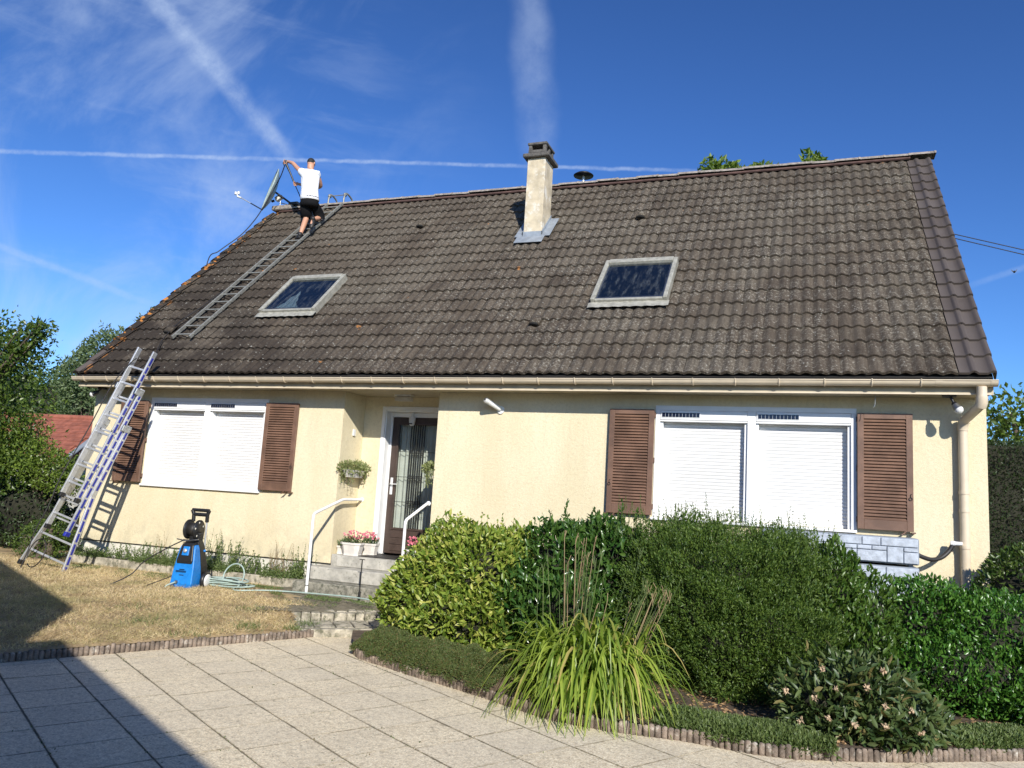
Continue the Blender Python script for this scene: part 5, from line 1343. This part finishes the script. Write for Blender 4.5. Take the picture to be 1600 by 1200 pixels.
# shirt: torso loft + sleeves via skin
SV = [(-9.775, 2.97, 7.06), (-9.80, 3.00, 7.16), (-9.83, 3.03, 7.34), (-9.87, 3.07, 7.54), (-9.905, 3.10, 7.67), (-9.93, 3.115, 7.735), (-10.09, 3.065, 7.71), (-10.19, 3.09, 7.79), (-9.755, 3.12, 7.67), (-9.76, 3.20, 7.60)]
SE = [(0, 1), (1, 2), (2, 3), (3, 4), (4, 5), (4, 6), (6, 7), (4, 8), (8, 9)]
SR = [(.205, .155), (.195, .148), (.180, .135), (.190, .140), (.150, .115), .078, .098, .085, .095, .085]
sh_ = chain_mesh('t_shirt', SV, SE, SR, M['shirt'], per)
# loft for torso: clearer outline with shirt hem
k = MB()
def ring(c, ax, ay, lean=0): return (Vector(c), Vector((ax, .02, 0)), Vector((0, ay, lean)))
k.rings([ring((-9.765, 2.97, 7.035), .205, .150), ring((-9.79, 2.985, 7.12), .195, .145), ring((-9.83, 3.02, 7.30), .180, .130), ring((-9.87, 3.06, 7.48), .195, .135), ring((-9.895, 3.085, 7.62), .205, .130), ring((-9.915, 3.10, 7.70), .165, .11), ring((-9.93, 3.11, 7.75), .085, .075)], 20)
k.build('shirt_back', M['shirt'], per)
k = MB(); k.rings([ring((-9.77, 2.975, 7.10), .188, .140), ring((-9.77, 2.975, 6.96), .195, .145), ring((-9.77, 2.985, 6.90), .185, .14)], 18)
k.rings([ring((-9.87, 2.98, 6.98), .105, .12), ring((-9.875, 3.03, 6.84), .108, .112), ring((-9.875, 3.06, 6.70), .105, .11)], 16)
k.rings([(Vector((-9.68, 3.02, 6.99)), Vector((.105, 0, 0)), Vector((0, .10, -.05))), (Vector((-9.70, 3.18, 6.88)), Vector((.105, 0, 0)), Vector((0, .075, .085))), (Vector((-9.72, 3.32, 6.80)), Vector((.105, 0, 0)), Vector((0, .06, .10))), (Vector((-9.70, 3.30, 6.74)), Vector((.10, 0, 0)), Vector((0, .10, .04)))], 16)
k.build('shorts', M['shorts'], per)
def shoe(a, b, w=.05):
    a = Vector(a); b = Vector(b); d = (b-a).normalized(); s_ = d.cross(Vector((0, 0, 1))).normalized(); u = s_.cross(d); L = (b-a).length; k = MB()
    k.rings([(a-d*.04, s_*w*.6, u*.035), (a, s_*w*.95, u*.065), (a+d*L*.4, s_*w, u*.055), (a+d*L*.8, s_*w*1.05, u*.040), (b, s_*w*.8, u*.028), (b+d*.03, s_*w*.3, u*.012)], 12)
    k.rings([(a, s_*.048, u*.0+d*.048), (a+u*.09, s_*.045, d*.045)], 10); return k
shoe((-9.84, 2.86, 6.215), (-10.03, 3.02, 6.22)).build('shoe', M['rubber'], per); shoe((-9.64, 3.0, 6.60), (-9.615, 2.90, 6.42)).build('shoe', M['rubber'], per)
# lance
lan = thing('spray_lance', 'black pressure-washer lance held in both hands', 'spray lance', (-10.72, 3.31, 8.1))
k = MB(); k.tube([(-10.74, 3.30, 8.16), (-10.72, 3.32, 8.06), (-10.62, 3.36, 7.86), (-10.52, 3.42, 7.62)], [.024, .028, .020, .018], 8); k.build('lance_handle', M['black'], lan)
k = MB(); k.tube([(-10.52, 3.42, 7.62), (-10.44, 3.50, 7.42), (-10.40, 3.62, 7.22)], .010, 8); k.build('lance_tube', M['black'], lan)
k = MB(); k.tube([(-10.74, 3.30, 8.16), (-10.80, 3.30, 8.10), (-10.76, 3.31, 8.03)], .014, 8); k.build('trigger_guard', M['black'], lan)
k = MB(); k.tube(smooth([(-10.75, 3.30, 8.05), (-10.95, 3.44, 7.85), (-11.20, 3.56, 7.62), (-11.18, 3.30, 7.16), (-11.14, 3.0, 6.72), (-11.25, 2.75, 6.3), (-11.50, 2.45, 5.87), (-11.68, 2.35, 5.6), (-11.7, 2.3, 4.2)]), .011, 7)
tag(k.build('lance_hose', M['rubber']), 'black hose hanging from the lance down to the left roof edge', 'hose')
k = MB(); k.tube(smooth([tuple(RP(x_, s_, .10)) for x_, s_ in ((-10.26, 2.6), (-10.33, 2.0), (-10.44, 1.45), (-10.36, .9), (-10.16, .45), (-10.0, .12))]+[(-9.97, -.5, 3.02)]), .009, 6); tag(k.build('roof_hose', M['rubber']), 'black hose lying down the tiles beside the roof ladder', 'hose')

# ------------------------------------------------------------------ satellite dish and antenna
dish = thing('satellite_dish', 'grey satellite dish seen nearly edge-on beside the worker', 'satellite dish', (-11.05, 4.1, 7.35))
T = Vector((-11.45, 3.95, 8.29)); Bm = Vector((-11.70, 3.85, 7.31)); ctr = (T+Bm)/2; upv = (T-Bm).normalized(); rad_ = (T-Bm).length/2
vd = (ctr-CAM).normalized(); nrm = upv.cross(vd).normalized(); nrm = nrm if nrm.x < 0 else -nrm; nrm = (nrm-vd*.04).normalized(); nrm = (nrm-upv*nrm.dot(upv)).normalized(); sd_ = upv.cross(nrm)
k = MB(); prof = [(1.0, 0), (.97, -.02), (.8, -.06), (.55, -.105), (.25, -.125), (.02, -.13)]
k.rings([(ctr+nrm*z, upv*rad_*r_, sd_*rad_*.92*r_) for r_, z in prof], 28, False); k.rings([(ctr+nrm*(z-.008), upv*rad_*r_, sd_*rad_*.92*r_) for r_, z in prof][::-1], 28, False)
k.rings([(ctr+nrm*.004, upv*rad_*1.0, sd_*rad_*.92), (ctr+nrm*.004, upv*rad_*1.012, sd_*rad_*.93), (ctr-nrm*.014, upv*rad_*1.012, sd_*rad_*.93)], 28, False)
k.build('dish_reflector', simple('dish_grey', (.30, .36, .34), .5), dish)
k = MB(); k.tube([Bm+nrm*-.02, (-12.05, 3.88, 7.50)], .014, 6); k.build('feed_arm', M['black'], dish)
k = MB(); k.tube([(-12.05, 3.88, 7.50), (-12.36, 3.9, 7.665)], .012, 6); k.build('feed_arm', M['alu'], dish)
k = MB(); k.tube([(-12.36, 3.9, 7.665), (-12.46, 3.9, 7.70), (-12.49, 3.9, 7.78)], .022, 8); k.build('feed_bracket', M['lamp_white'], dish)
for dx in (-.04, .04): k = MB(); k.tube([(-12.49+dx, 3.90, 7.76), (-12.49+dx, 3.90, 7.82)], .030, 10); k.build('feed_horn', M['lamp_white'], dish)
k = MB(); k.tube([ctr-nrm*.12, ctr-nrm*.2+Vector((.05, 0, -.05)), (-10.98, 4.1, 7.42)], .022, 8); k.build('mast_arm', M['black'], dish)
k = MB(); k.tube([(-10.98, 4.12, 7.30), (-10.98, 4.12, 7.52)], .035, 10); k.box(-11.10, -10.86, 4.0, 4.2, 7.44, 7.50); k.build('mast_clamp', M['black'], dish)
k = MB(); k.tube([ctr-nrm*.1, Bm+upv*.12-nrm*.02], .012, 6); k.tube([ctr-nrm*.1, Bm+upv*.02], .010, 6); k.build('back_strut', M['black'], dish)
ant = thing('roof_antenna', 'small white antenna box on a short post at the left end of the ridge', 'antenna', (-11.42, 4.12, 7.4))
k = MB(); k.tube([(-11.42, 4.12, 7.40), (-11.42, 4.12, 7.60)], .013, 8); k.build('post', M['steel'], ant)
k = MB(); k.box(-.075, .075, -.05, .05, -.055, .055, Matrix.Translation((-11.46, 4.10, 7.66)) @ Matrix.Rotation(R(-28), 4, 'Y')); k.build('antenna_box', M['terrawhite'], ant, bevel=.01)
k = MB(); k.tube([(-11.56, 4.08, 7.60), (-11.62, 4.06, 7.58)], .028, 10); k.tube([(-11.40, 4.1, 7.72), (-11.36, 4.1, 7.66)], .02, 8); k.build('connector', M['black'], ant)
k = MB(); k.tube(smooth([(-11.40, 4.12, 7.55), (-11.25, 4.10, 7.50), (-11.1, 4.08, 7.46), (-10.9, 4.06, 7.46)]), .010, 6); k.build('bracket_arm', M['steel'], ant)

# ------------------------------------------------------------------ pressure washer
pw = thing('pressure_washer', 'blue and black wheeled pressure washer on the dry lawn', 'pressure washer', (-7.86, -1.3, -.34))
Mw = Matrix.Translation((-7.93, -1.33, -.340)) @ Matrix.Rotation(R(9), 4, 'Z') @ Matrix.Rotation(R(3), 4, 'X')
TF = lambda x, y, z: Mw @ Vector((x, y, z))
def loft(secs, name, mat, bevel=.012):
    """secs: (z, x0,x1,y0,y1)"""
    k = MB(); vs = []
    for z, x0, x1, y0, y1 in secs: vs += [TF(x0, y0, z), TF(x1, y0, z), TF(x1, y1, z), TF(x0, y1, z)]
    fs = [(j*4+i, j*4+(i+1) % 4, (j+1)*4+(i+1) % 4, (j+1)*4+i) for j in range(len(secs)-1) for i in range(4)]+[(3, 2, 1, 0), tuple(len(secs)*4-4+i for i in range(4))]
    k.add(vs, fs); return k.build(name, mat, pw, bevel=bevel, seg=2)
loft([(.04, -.15, .15, -.16, .06), (.10, -.16, .16, -.17, .06), (.30, -.15, .15, -.13, .05), (.55, -.12, .12, -.075, .04), (.60, -.105, .105, -.05, .03)], 'front_cover', M['washblue'])
loft([(.03, -.165, .165, .05, .20), (.30, -.155, .155, .04, .20), (.58, -.12, .12, .02, .15), (.66, -.10, .10, .02, .12)], 'body_shell', M['black'])
loft([(.36, -.112, .112, -.131, -.08), (.40, -.118, .118, -.128, -.06), (.60, -.088, .088, -.075, .0), (.63, -.07, .07, -.055, .02)], 'control_panel', M['black'], .01)
loft([(.47, -.05, .05, -.128, -.08), (.585, -.045, .045, -.092, -.05)], 'panel_plate', M['washblue'], .004)
k = MB(); k.lathe([(.028, 0), (.026, .022), (.01, .024)], TF(0, -.112, .53), 14, Mw.to_3x3() @ Vector((0, -1, .3))); k.build('dial', M['alu'], pw)
for z, wd in ((.285, .05), (.265, .10), (.25, .10), (.205, .045)): k = MB(); k.box(-wd, wd*.5, -.152+.0, -.140, z, z+(.010 if z == .205 else .004), Mw); k.build('front_marking', M['black'], pw)
for sx in (-1, 1):
    c = TF(sx*.195, .12, .115); ax_ = Mw.to_3x3() @ Vector((sx, 0, 0)); k = MB(); k.lathe([(.105, -.03), (.115, -.02), (.115, .015), (.10, .025)], c, 22, ax_); wh = k.build('wheel', M['black'], pw)
    k = MB(); k.lathe([(.090, .020), (.085, .030), (.03, .034)], c, 20, ax_); k.build('hub', M['lamp_white'], wh)
    k = MB(); k.tube([TF(sx*.105, .16, .35), TF(sx*.105, .17, .93)], .013, 8); k.build('handle_post', M['alu'], pw)
k = MB(); hp = [TF(-.105, .17, .90), TF(-.105, .17, 1.0), TF(-.13, .17, 1.06), TF(.13, .17, 1.06), TF(.105, .17, 1.0), TF(.105, .17, .90)]
k.tube([hp[0], hp[1], hp[2]], .026, 8); k.tube([hp[2], hp[3]], .024, 8); k.tube([hp[3], hp[4], hp[5]], .026, 8); k.tube([hp[1], hp[4]], .026, 8); k.build('handle_grip', M['black'], pw)
for sx in (-1, 1):
    c = TF(sx*.075-.02, .07, .80); ax_ = Mw.to_3x3() @ Vector((sx, 0, 0)); k = MB(); k.lathe([(.135, -.008), (.135, .008)], c, 24, ax_); fl_ = k.build('reel_flange', M['black'], pw)
    for a in range(5): 
        aa = a*2*math.pi/5+.4; p_ = TF(sx*.075-.02+sx*.009, .07+.095*math.cos(aa), .80+.095*math.sin(aa)); k = MB(); k.lathe([(.016, 0), (.016, .002)], p_, 8, ax_); k.build('flange_slot', M['plinth'], fl_)
k = MB(); k.lathe([(.09, -.07), (.09, .07)], TF(-.02, .07, .80), 20, Mw.to_3x3() @ Vector((1, 0, 0)))
k.build('hose_reel', M['rubber'], pw)
loft([(.60, -.07, .09, .03, .13), (.76, -.05, .11, .03, .13)], 'reel_mount', M['black'])
k = MB(); k.tube([TF(-.22, .0, .665), TF(-.05, -.04, .652), TF(.12, -.02, .68)], .009, 6); k.build('lance_rod', M['steel'], pw)
k = MB(); k.tube([TF(-.06, -.19, .12), TF(-.06, -.13, .12)], .022, 10); k.tube([TF(-.10, -.20, .06), TF(-.10, -.14, .06)], .018, 10); k.build('water_connector', M['steel'], pw)
k = MB(); k.sphere(TF(.165, .08, .52), .018, 8, 6); k.build('side_knob', M['washblue'], pw)
# hoses & cables
def hz(x, y): return lawn_z(x, y)+.022
k = MB(); pts = []
for i in range(150):
    a = i*.33; rr = .26+.05*math.sin(i*.21); pts.append(Vector((-7.62+rr*1.35*math.cos(a)+.10*math.sin(i*.05), -.98+rr*.55*math.sin(a), -.29+.0007*i+.010*math.sin(i*.7))))
k.tube(pts, .0105, 6)
lp = [Vector((-7.45+.17*math.cos(a), -1.0+.05*math.sin(a), -.15+.17*math.sin(a))) for a in np.linspace(-1.8, 4.4, 18)]; k.tube(smooth(lp, 3), .0105, 6)
k.tube(smooth([(-7.4, -1.0, -.28), (-7.2, -1.25, -.29), (-6.9, -1.05, -.28), (-6.6, -.9, -.28), (-6.2, -.88, -.27), (-5.7, -.80, -.27), (-5.3, -.86, -.27), (-4.9, -.9, -.27)]), .0105, 6)
tag(k.build('garden_hose', M['hose']), 'coiled grey-green garden hose beside the pressure washer', 'garden hose')
k = MB(); k.tube(smooth([TF(-.06, -.19, .12), TF(-.16, -.24, .07), TF(-.13, -.28, .03), TF(.0, -.27, .02), TF(.10, -.2, .02), TF(.22, .0, .02), Vector((-7.66, -1.1, -.31))]), .0105, 6); tag(k.build('inlet_hose', M['hose']), 'short pale hose looped under the front of the pressure washer', 'hose')
k = MB(); k.tube(smooth([TF(-.10, -.02, .66), TF(-.28, -.1, .55), TF(-.55, -.2, .36), Vector((-8.55, -1.75, -.18)), Vector((-8.75, -2.05, -.36)), Vector((-8.35, -2.75, -.38)), Vector((-8.0, -2.85, -.39)), Vector((-7.6, -2.3, -.37))]), .008, 6); tag(k.build('power_cable', M['rubber']), 'black cable sagging from the washer reel to the lawn', 'cable')
k = MB(); k.tube(smooth([TF(-.13, .03, .25), TF(-.28, -.05, .14), Vector((-8.3, -1.95, -.34)), Vector((-8.35, -2.2, -.36))]), .006, 6); tag(k.build('thin_cable', M['rubber']), 'thin dark cable trailing from the washer across the grass', 'cable')
k = MB(); k.tube(smooth([(-10.4, -2.6, -.33), (-9.9, -2.75, -.33), (-9.5, -2.8, -.34), (-9.2, -2.6, -.33)]), .007, 6); tag(k.build('lawn_cable', M['rubber']), 'dark cable lying in the grass near the lawn shadow', 'cable')

# ------------------------------------------------------------------ water tank
tk = thing('water_tank', 'blue-grey stone-patterned rainwater tank under the right shutter', 'water tank', (.3, -.38, -.3))
def rstone(x0, x1, z0, z1, y=-.505):
    k = MB(); k.box(x0+.004, x1-.004, y-.012, y+.02, z0+.004, z1-.004); k.build('moulded_stone', M['tank'], tk, bevel=.006, seg=2)
k = MB(); k.box(-.5, 1.13, -.50, -.06, .70, .985); k.build('tank_upper', M['tankdark'], tk, bevel=.02, seg=3)
for a in ((.92 if 0 else .75, 1.12, .885, .978), (.56, .75, .885, .978), (.28, .56, .885, .978), (-.1, .28, .885, .978), (.66, .81, .835, .885), (.51, .66, .835, .885), (.20, .51, .835, .885), (.81, .975, .71, .885), (.975, 1.12, .835, .885), (.975, 1.12, .71, .835), (.51, .81, .71, .835), (.20, .51, .71, .835), (-.2, .20, .71, .885)): rstone(*a)
k = MB(); k.box(-.5, 1.13, -.50, -.06, -.45, .675); k.build('tank_lower', M['tankdark'], tk, bevel=.02, seg=3)
for x0, x1, z0, z1 in ((.8, 1.12, .55, .665), (.5, .8, .50, .665), (.15, .5, .55, .665), (.9, 1.12, .36, .55), (.5, .9, .36, .50)): rstone(x0, x1, z0, z1)
k = MB(); k.tube([(1.05, -.4, .66), (1.05, -.4, .71)], .03, 10); k.build('tank_spigot', M['tank'], tk)
k = MB(); k.tube(smooth([(1.10, -.33, .83), (1.18, -.30, .79), (1.28, -.24, .765), (1.38, -.17, .79), (1.46, -.13, .86), (1.505, -.118, .935)]), .024, 10); tag(k.build('overflow_hose', M['rubber']), 'thick black hose from the downpipe spout to the tank', 'hose')
# garden lamps
def garden_lamp(label, c, d):
    t = thing('garden_lamp', label, 'garden lamp', (c[0], c[1], -.48)); c = Vector(c); d = Vector(d).normalized(); k = MB(); k.lathe([(.045, -.07), (.055, 0), (.052, .01)], c, 16, d); k.build('lamp_housing', M['black'], t)
    k = MB(); k.lathe([(.042, .0105), (.038, .014)], c, 16, d); k.build('lamp_lens', M['alu'], t); k = MB(); k.tube([c-d*.03, (c.x, c.y, -.5)], .008, 6); k.build('spike', M['black'], t)
    for q in range(3): k = MB(); k.sphere(c+d*.016+Vector(((q-1)*.016, 0, 0)), .006, 6, 4); k.build('led', M['lamp_white'], t)
garden_lamp('small black solar spotlight in the ground cover under the yellow-green shrub', (-3.60, -2.62, -.36), (-.1, -1, .3))
garden_lamp('small round silver garden lamp right of the peony', (1.02, -2.95, -.33), (-.4, -1, .35))

# ------------------------------------------------------------------ surroundings: left trees, neighbour roof, wires, shading building
nr = thing('neighbour_house', 'neighbour house with bright orange tiled roof beyond the left trees', 'house', (-22, 8, -.6))
# sloping tiled roof facing us
A0 = Vector((-25.2, 4.0, 1.35)); ex = Vector((1, .12, 0)).normalized()
ey = Vector((-.1, .86, .62)).normalized(); ez = ex.cross(ey).normalized()
Mn = Matrix(((ex.x, ey.x, ez.x, A0.x), (ex.y, ey.y, ez.y, A0.y), (ex.z, ey.z, ez.z, A0.z), (0, 0, 0, 1)))
k = MB(); k.box(0, 7.2, 0, 2.25, -.12, -.02, Mn); nro = k.build('roof', M['orange'], nr)
pm_ = MB()
for r_ in range(11):
    for c_ in range(28):
        off = .13 if r_ % 2 else 0
        Mq = Mn @ Matrix.Translation((c_*.255+off, r_*.205, random.uniform(0, .004))) @ Matrix.Rotation(R(-3.2), 4, 'X')
        if c_*.255+off < 6.95 and c_*.255 > 1.0 and r_ > 0: link('roof_tile', bpy.data.meshes.get('flat_tile') or (lambda s: s.mesh('flat_tile', M['orange']))(MB().box(0, .248, 0, .22, 0, .018)), nro, Mq) if (r_*28+c_) % 1 == 0 and pm_ is not None else None
k = MB(); k.tube([Mn @ Vector((0, 2.27, .0)), Mn @ Vector((7.2, 2.27, .0))], .085, 8); k.build('ridge_tile', M['orange'], nr)
k = MB(); k.box(0.3, 6.6, .5, 3.6, -2.6, -.4, Matrix.Translation((A0.x, A0.y, 1.6))); k.build('wall', M['plinth'], nr)
k = MB(); k.bar(Mn @ Vector((7.25, 0, .02)), Mn @ Vector((7.25, 2.3, .02)), .16, .03, ez); k.build('verge_flashing', M['lead'], nr)

def tree(name, label, trunk, blobs, mat, n, L, seed, lum=.22, depth=.30, out=.35, group=None, corescale=0, upb=.1, k=3.0):
    t = thing(name, label, 'tree', (trunk[0], trunk[1], -.5), group); b0 = blobs[0]
    s = MB(); top = Vector((b0[0], b0[1], b0[2]+b0[5]*.4)); base = Vector(trunk)
    s.tube([base, base.lerp(top, .4)+Vector((.1, 0, 0)), top], [.14, .10, .03], 8); s.build('trunk', M['bark'], t)
    s = MB()
    for b in blobs:
        for i in range(4):
            a = base.lerp(top, random.uniform(.3, .7)); e = Vector((b[0]+random.uniform(-.7, .7)*b[3], b[1]+random.uniform(-.7, .7)*b[4], b[2]+random.uniform(-.3, .8)*b[5])); s.tube([a, (a+e)/2+Vector((0, 0, .1)), e], [.035, .022, .008], 5)
    s.build('limb', M['bark'], t)
    P, N = sample_blobs(blobs, n, depth, seed, lum, -.45, 1, k); r = np.random.default_rng(seed); D = N*out+r.normal(size=P.shape)*.7+[0, 0, upb]; D /= np.linalg.norm(D, axis=1)[:, None]
    VV, FF = leafset(P, D, L*r.uniform(.6, 1.25, len(P)), L*.5*r.uniform(.7, 1.2, len(P)), .2); tag(link('crown', arrmesh('crown', VV, FF, mat, False), t), kind='stuff')
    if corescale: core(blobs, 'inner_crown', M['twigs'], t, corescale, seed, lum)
    return t
#TREES
tree('garden_tree', 'dark leafy tree reaching in from the left edge of the picture', (-14.9, -1.2, -.5), [(-14.1, -.3, 2.2, 1.15, 1.1, 1.35), (-13.35, -.2, 3.25, .55, .5, .5), (-14.4, -.4, 3.3, .9, .8, .7), (-13.5, -.1, 1.2, .70, .6, .55), (-12.95, -.2, 3.62, .32, .25, .22)], M['L_tree'], 15000, .095, 3, .4, .45, k=6)
tree('leafy_shrub_tree', 'lighter leafy branches left of the ladder', (-13.1, .3, -.5), [(-12.95, .2, 1.25, .75, .6, .42), (-12.45, .3, 1.0, .45, .4, .28), (-13.5, .2, 1.7, .5, .5, .5)], M['L_treelt'], 7500, .065, 8, .3, .3)
tree('dense_tree', 'dense dark evergreen tree behind the orange roof', (-29, 14, -.6), [(-32.5, 14.5, 2.2, 3.6, 2.2, 3.4), (-28.9, 14, 2.4, 2.4, 2.0, 3.1), (-26.2, 13.5, 2.4, 2.0, 1.8, 2.8), (-23.6, 13, 1.6, 2.2, 1.6, 2.6)], M['L_tree'], 40000, .17, 12, .18, .16, corescale=.8)
tree('pale_tree', 'paler bushy tree showing above the left roof edge', (-24, 11, -.6), [(-24.6, 10.8, 4.3, 1.1, .9, 1.35), (-23.2, 10.5, 4.9, 1.3, .8, 1.5), (-22.2, 10.4, 3.4, 1.2, .8, 1.2)], M['L_sage'], 12000, .14, 15, .25, .25)
tree('roof_edge_tree', 'small tree top peeping over the left slope of the roof', (-21.3, 10.4, -.6), [(-21.3, 10.5, 5.95, .75, .5, .95), (-20.6, 10.5, 4.6, 1.0, .7, 1.2)], M['L_sage'], 4500, .13, 18, .25, .25)
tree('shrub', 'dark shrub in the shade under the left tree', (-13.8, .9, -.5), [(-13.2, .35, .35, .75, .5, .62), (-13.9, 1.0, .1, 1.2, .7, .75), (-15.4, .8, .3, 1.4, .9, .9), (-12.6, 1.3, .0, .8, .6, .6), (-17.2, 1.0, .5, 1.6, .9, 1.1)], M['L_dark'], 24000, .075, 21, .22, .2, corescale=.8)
tree('rose_bush', 'loose bush growing behind the foot of the ladder', (-11.9, -.4, -.4), [(-11.75, -.35, .05, .50, .35, .36), (-12.05, -.3, -.1, .45, .35, .33)], M['L_tree'], 2600, .05, 24, .3, .3)
tree('ridge_tree', 'tree crown showing above the ridge left of the verge tiles', (-2.3, 11.5, -.6), [(-2.45, 11.3, 10.45, .60, .45, .42), (-1.9, 11.3, 10.3, .5, .4, .34), (-1.2, 11.3, 10.36, .28, .25, .28), (-3.7, 11.3, 10.1, .2, .2, .36)], M['L_treelt'], 1300, .20, 27, .3, .35)
tree('ridge_twig_tree', 'small tuft of leaves above the ridge nearer the right end', (.1, 11.5, -.6), [(.10, 11.3, 10.42, .34, .3, .48)], M['L_treelt'], 380, .20, 28, .3, .4)
tree('right_tree', 'leafy tree rising behind the tall hedge at the right edge', (3.6, 5.0, -.5), [(3.1, 4.6, 2.75, .75, .6, .62), (4.1, 4.7, 2.7, .9, .7, .7), (3.5, 4.7, 2.2, 1.2, .7, .6)], M['L_tree'], 3600, .12, 30, .3, .3)
# garden bar at left
k = MB(); k.tube([(-14.3, -1.0, .85), (-12.9, -.6, 1.15)], .03, 8); tag(k.build('metal_rail', M['alu']), 'pale metal bar poking out of the foliage at the left edge', 'bar')
# power lines
for dz, lb in ((0, 'upper overhead wire crossing the sky at the right'), (-.09, 'lower overhead wire crossing the sky at the right')):
    k = MB(); k.tube([Vector((2.35-6, 6, 7.9+dz)).lerp(Vector((30, 6, -2.3)), 0)] and [Vector((1.0, 8.0, 7.90+dz)), Vector((2.85, 8.0, 7.24+dz)), Vector((4.11, 8.0, 6.82+dz*1.1)), Vector((8, 8.0, 5.8+dz*1.3)), Vector((16, 8, 4.4+dz*1.5))], .010, 5); tag(k.build('overhead_wire', M['black']), lb, 'wire')
k = MB(); bx, by, bz = 5.23, 14.0, 8.08; k.sphere((bx, by, bz), (.03, .06, .03), 8, 6); k.prism([(0, 0), (-.08, .07), (-.05, -.0)], .006, Matrix.Translation((bx, by, bz)) @ Matrix.Rotation(R(90), 4, 'X')); k.prism([(0, 0), (.07, .08), (.04, -.0)], .006, Matrix.Translation((bx, by, bz)) @ Matrix.Rotation(R(90), 4, 'X')); tag(k.build('bird', M['black']), 'tiny dark bird flying in the sky at the right', 'bird')

# building behind the viewpoint (throws the shade on the lawn and patio corner)
hs = Vector((SUNV.x, SUNV.y))/SUNV.z
def cast(p, z0, h): return Vector((p[0], p[1]))+hs*h
H1, H2 = 4.6, 3.7
q1 = cast((-7.64, -3.24), -.43, H1); dirE = Vector((.873, -.489)).normalized(); nb = Vector((.489, .873)).normalized()*-1
q2 = cast((-6.38, -4.43), -.55, H2)
bw = thing('rear_building', 'neighbouring building behind the viewpoint that shades the patio corner', 'building', (q1.x, q1.y, -.5))
def wing(p, q, dep, H, nm):
    k = MB(); z0 = -.62; a = p; b = q; c = q+nb*dep; d = p+nb*dep; vs = [(v.x, v.y, z) for z in (z0, -.5+H) for v in (a, b, c, d)]
    k.add(vs, [(0, 1, 5, 4), (1, 2, 6, 5), (2, 3, 7, 6), (3, 0, 4, 7), (4, 5, 6, 7)]); return k.build(nm, M['facade'], bw)
wing(q1-dirE*14, q1, 5, H1, 'main_wing')
q1b = q1+nb*.25
qa = q2-dirE*.35
wing(qa, q2+dirE*14, 5, H2, 'low_wing')

S.render.engine = 'CYCLES'
S.cycles.max_bounces = 6; S.cycles.transparent_max_bounces = 10
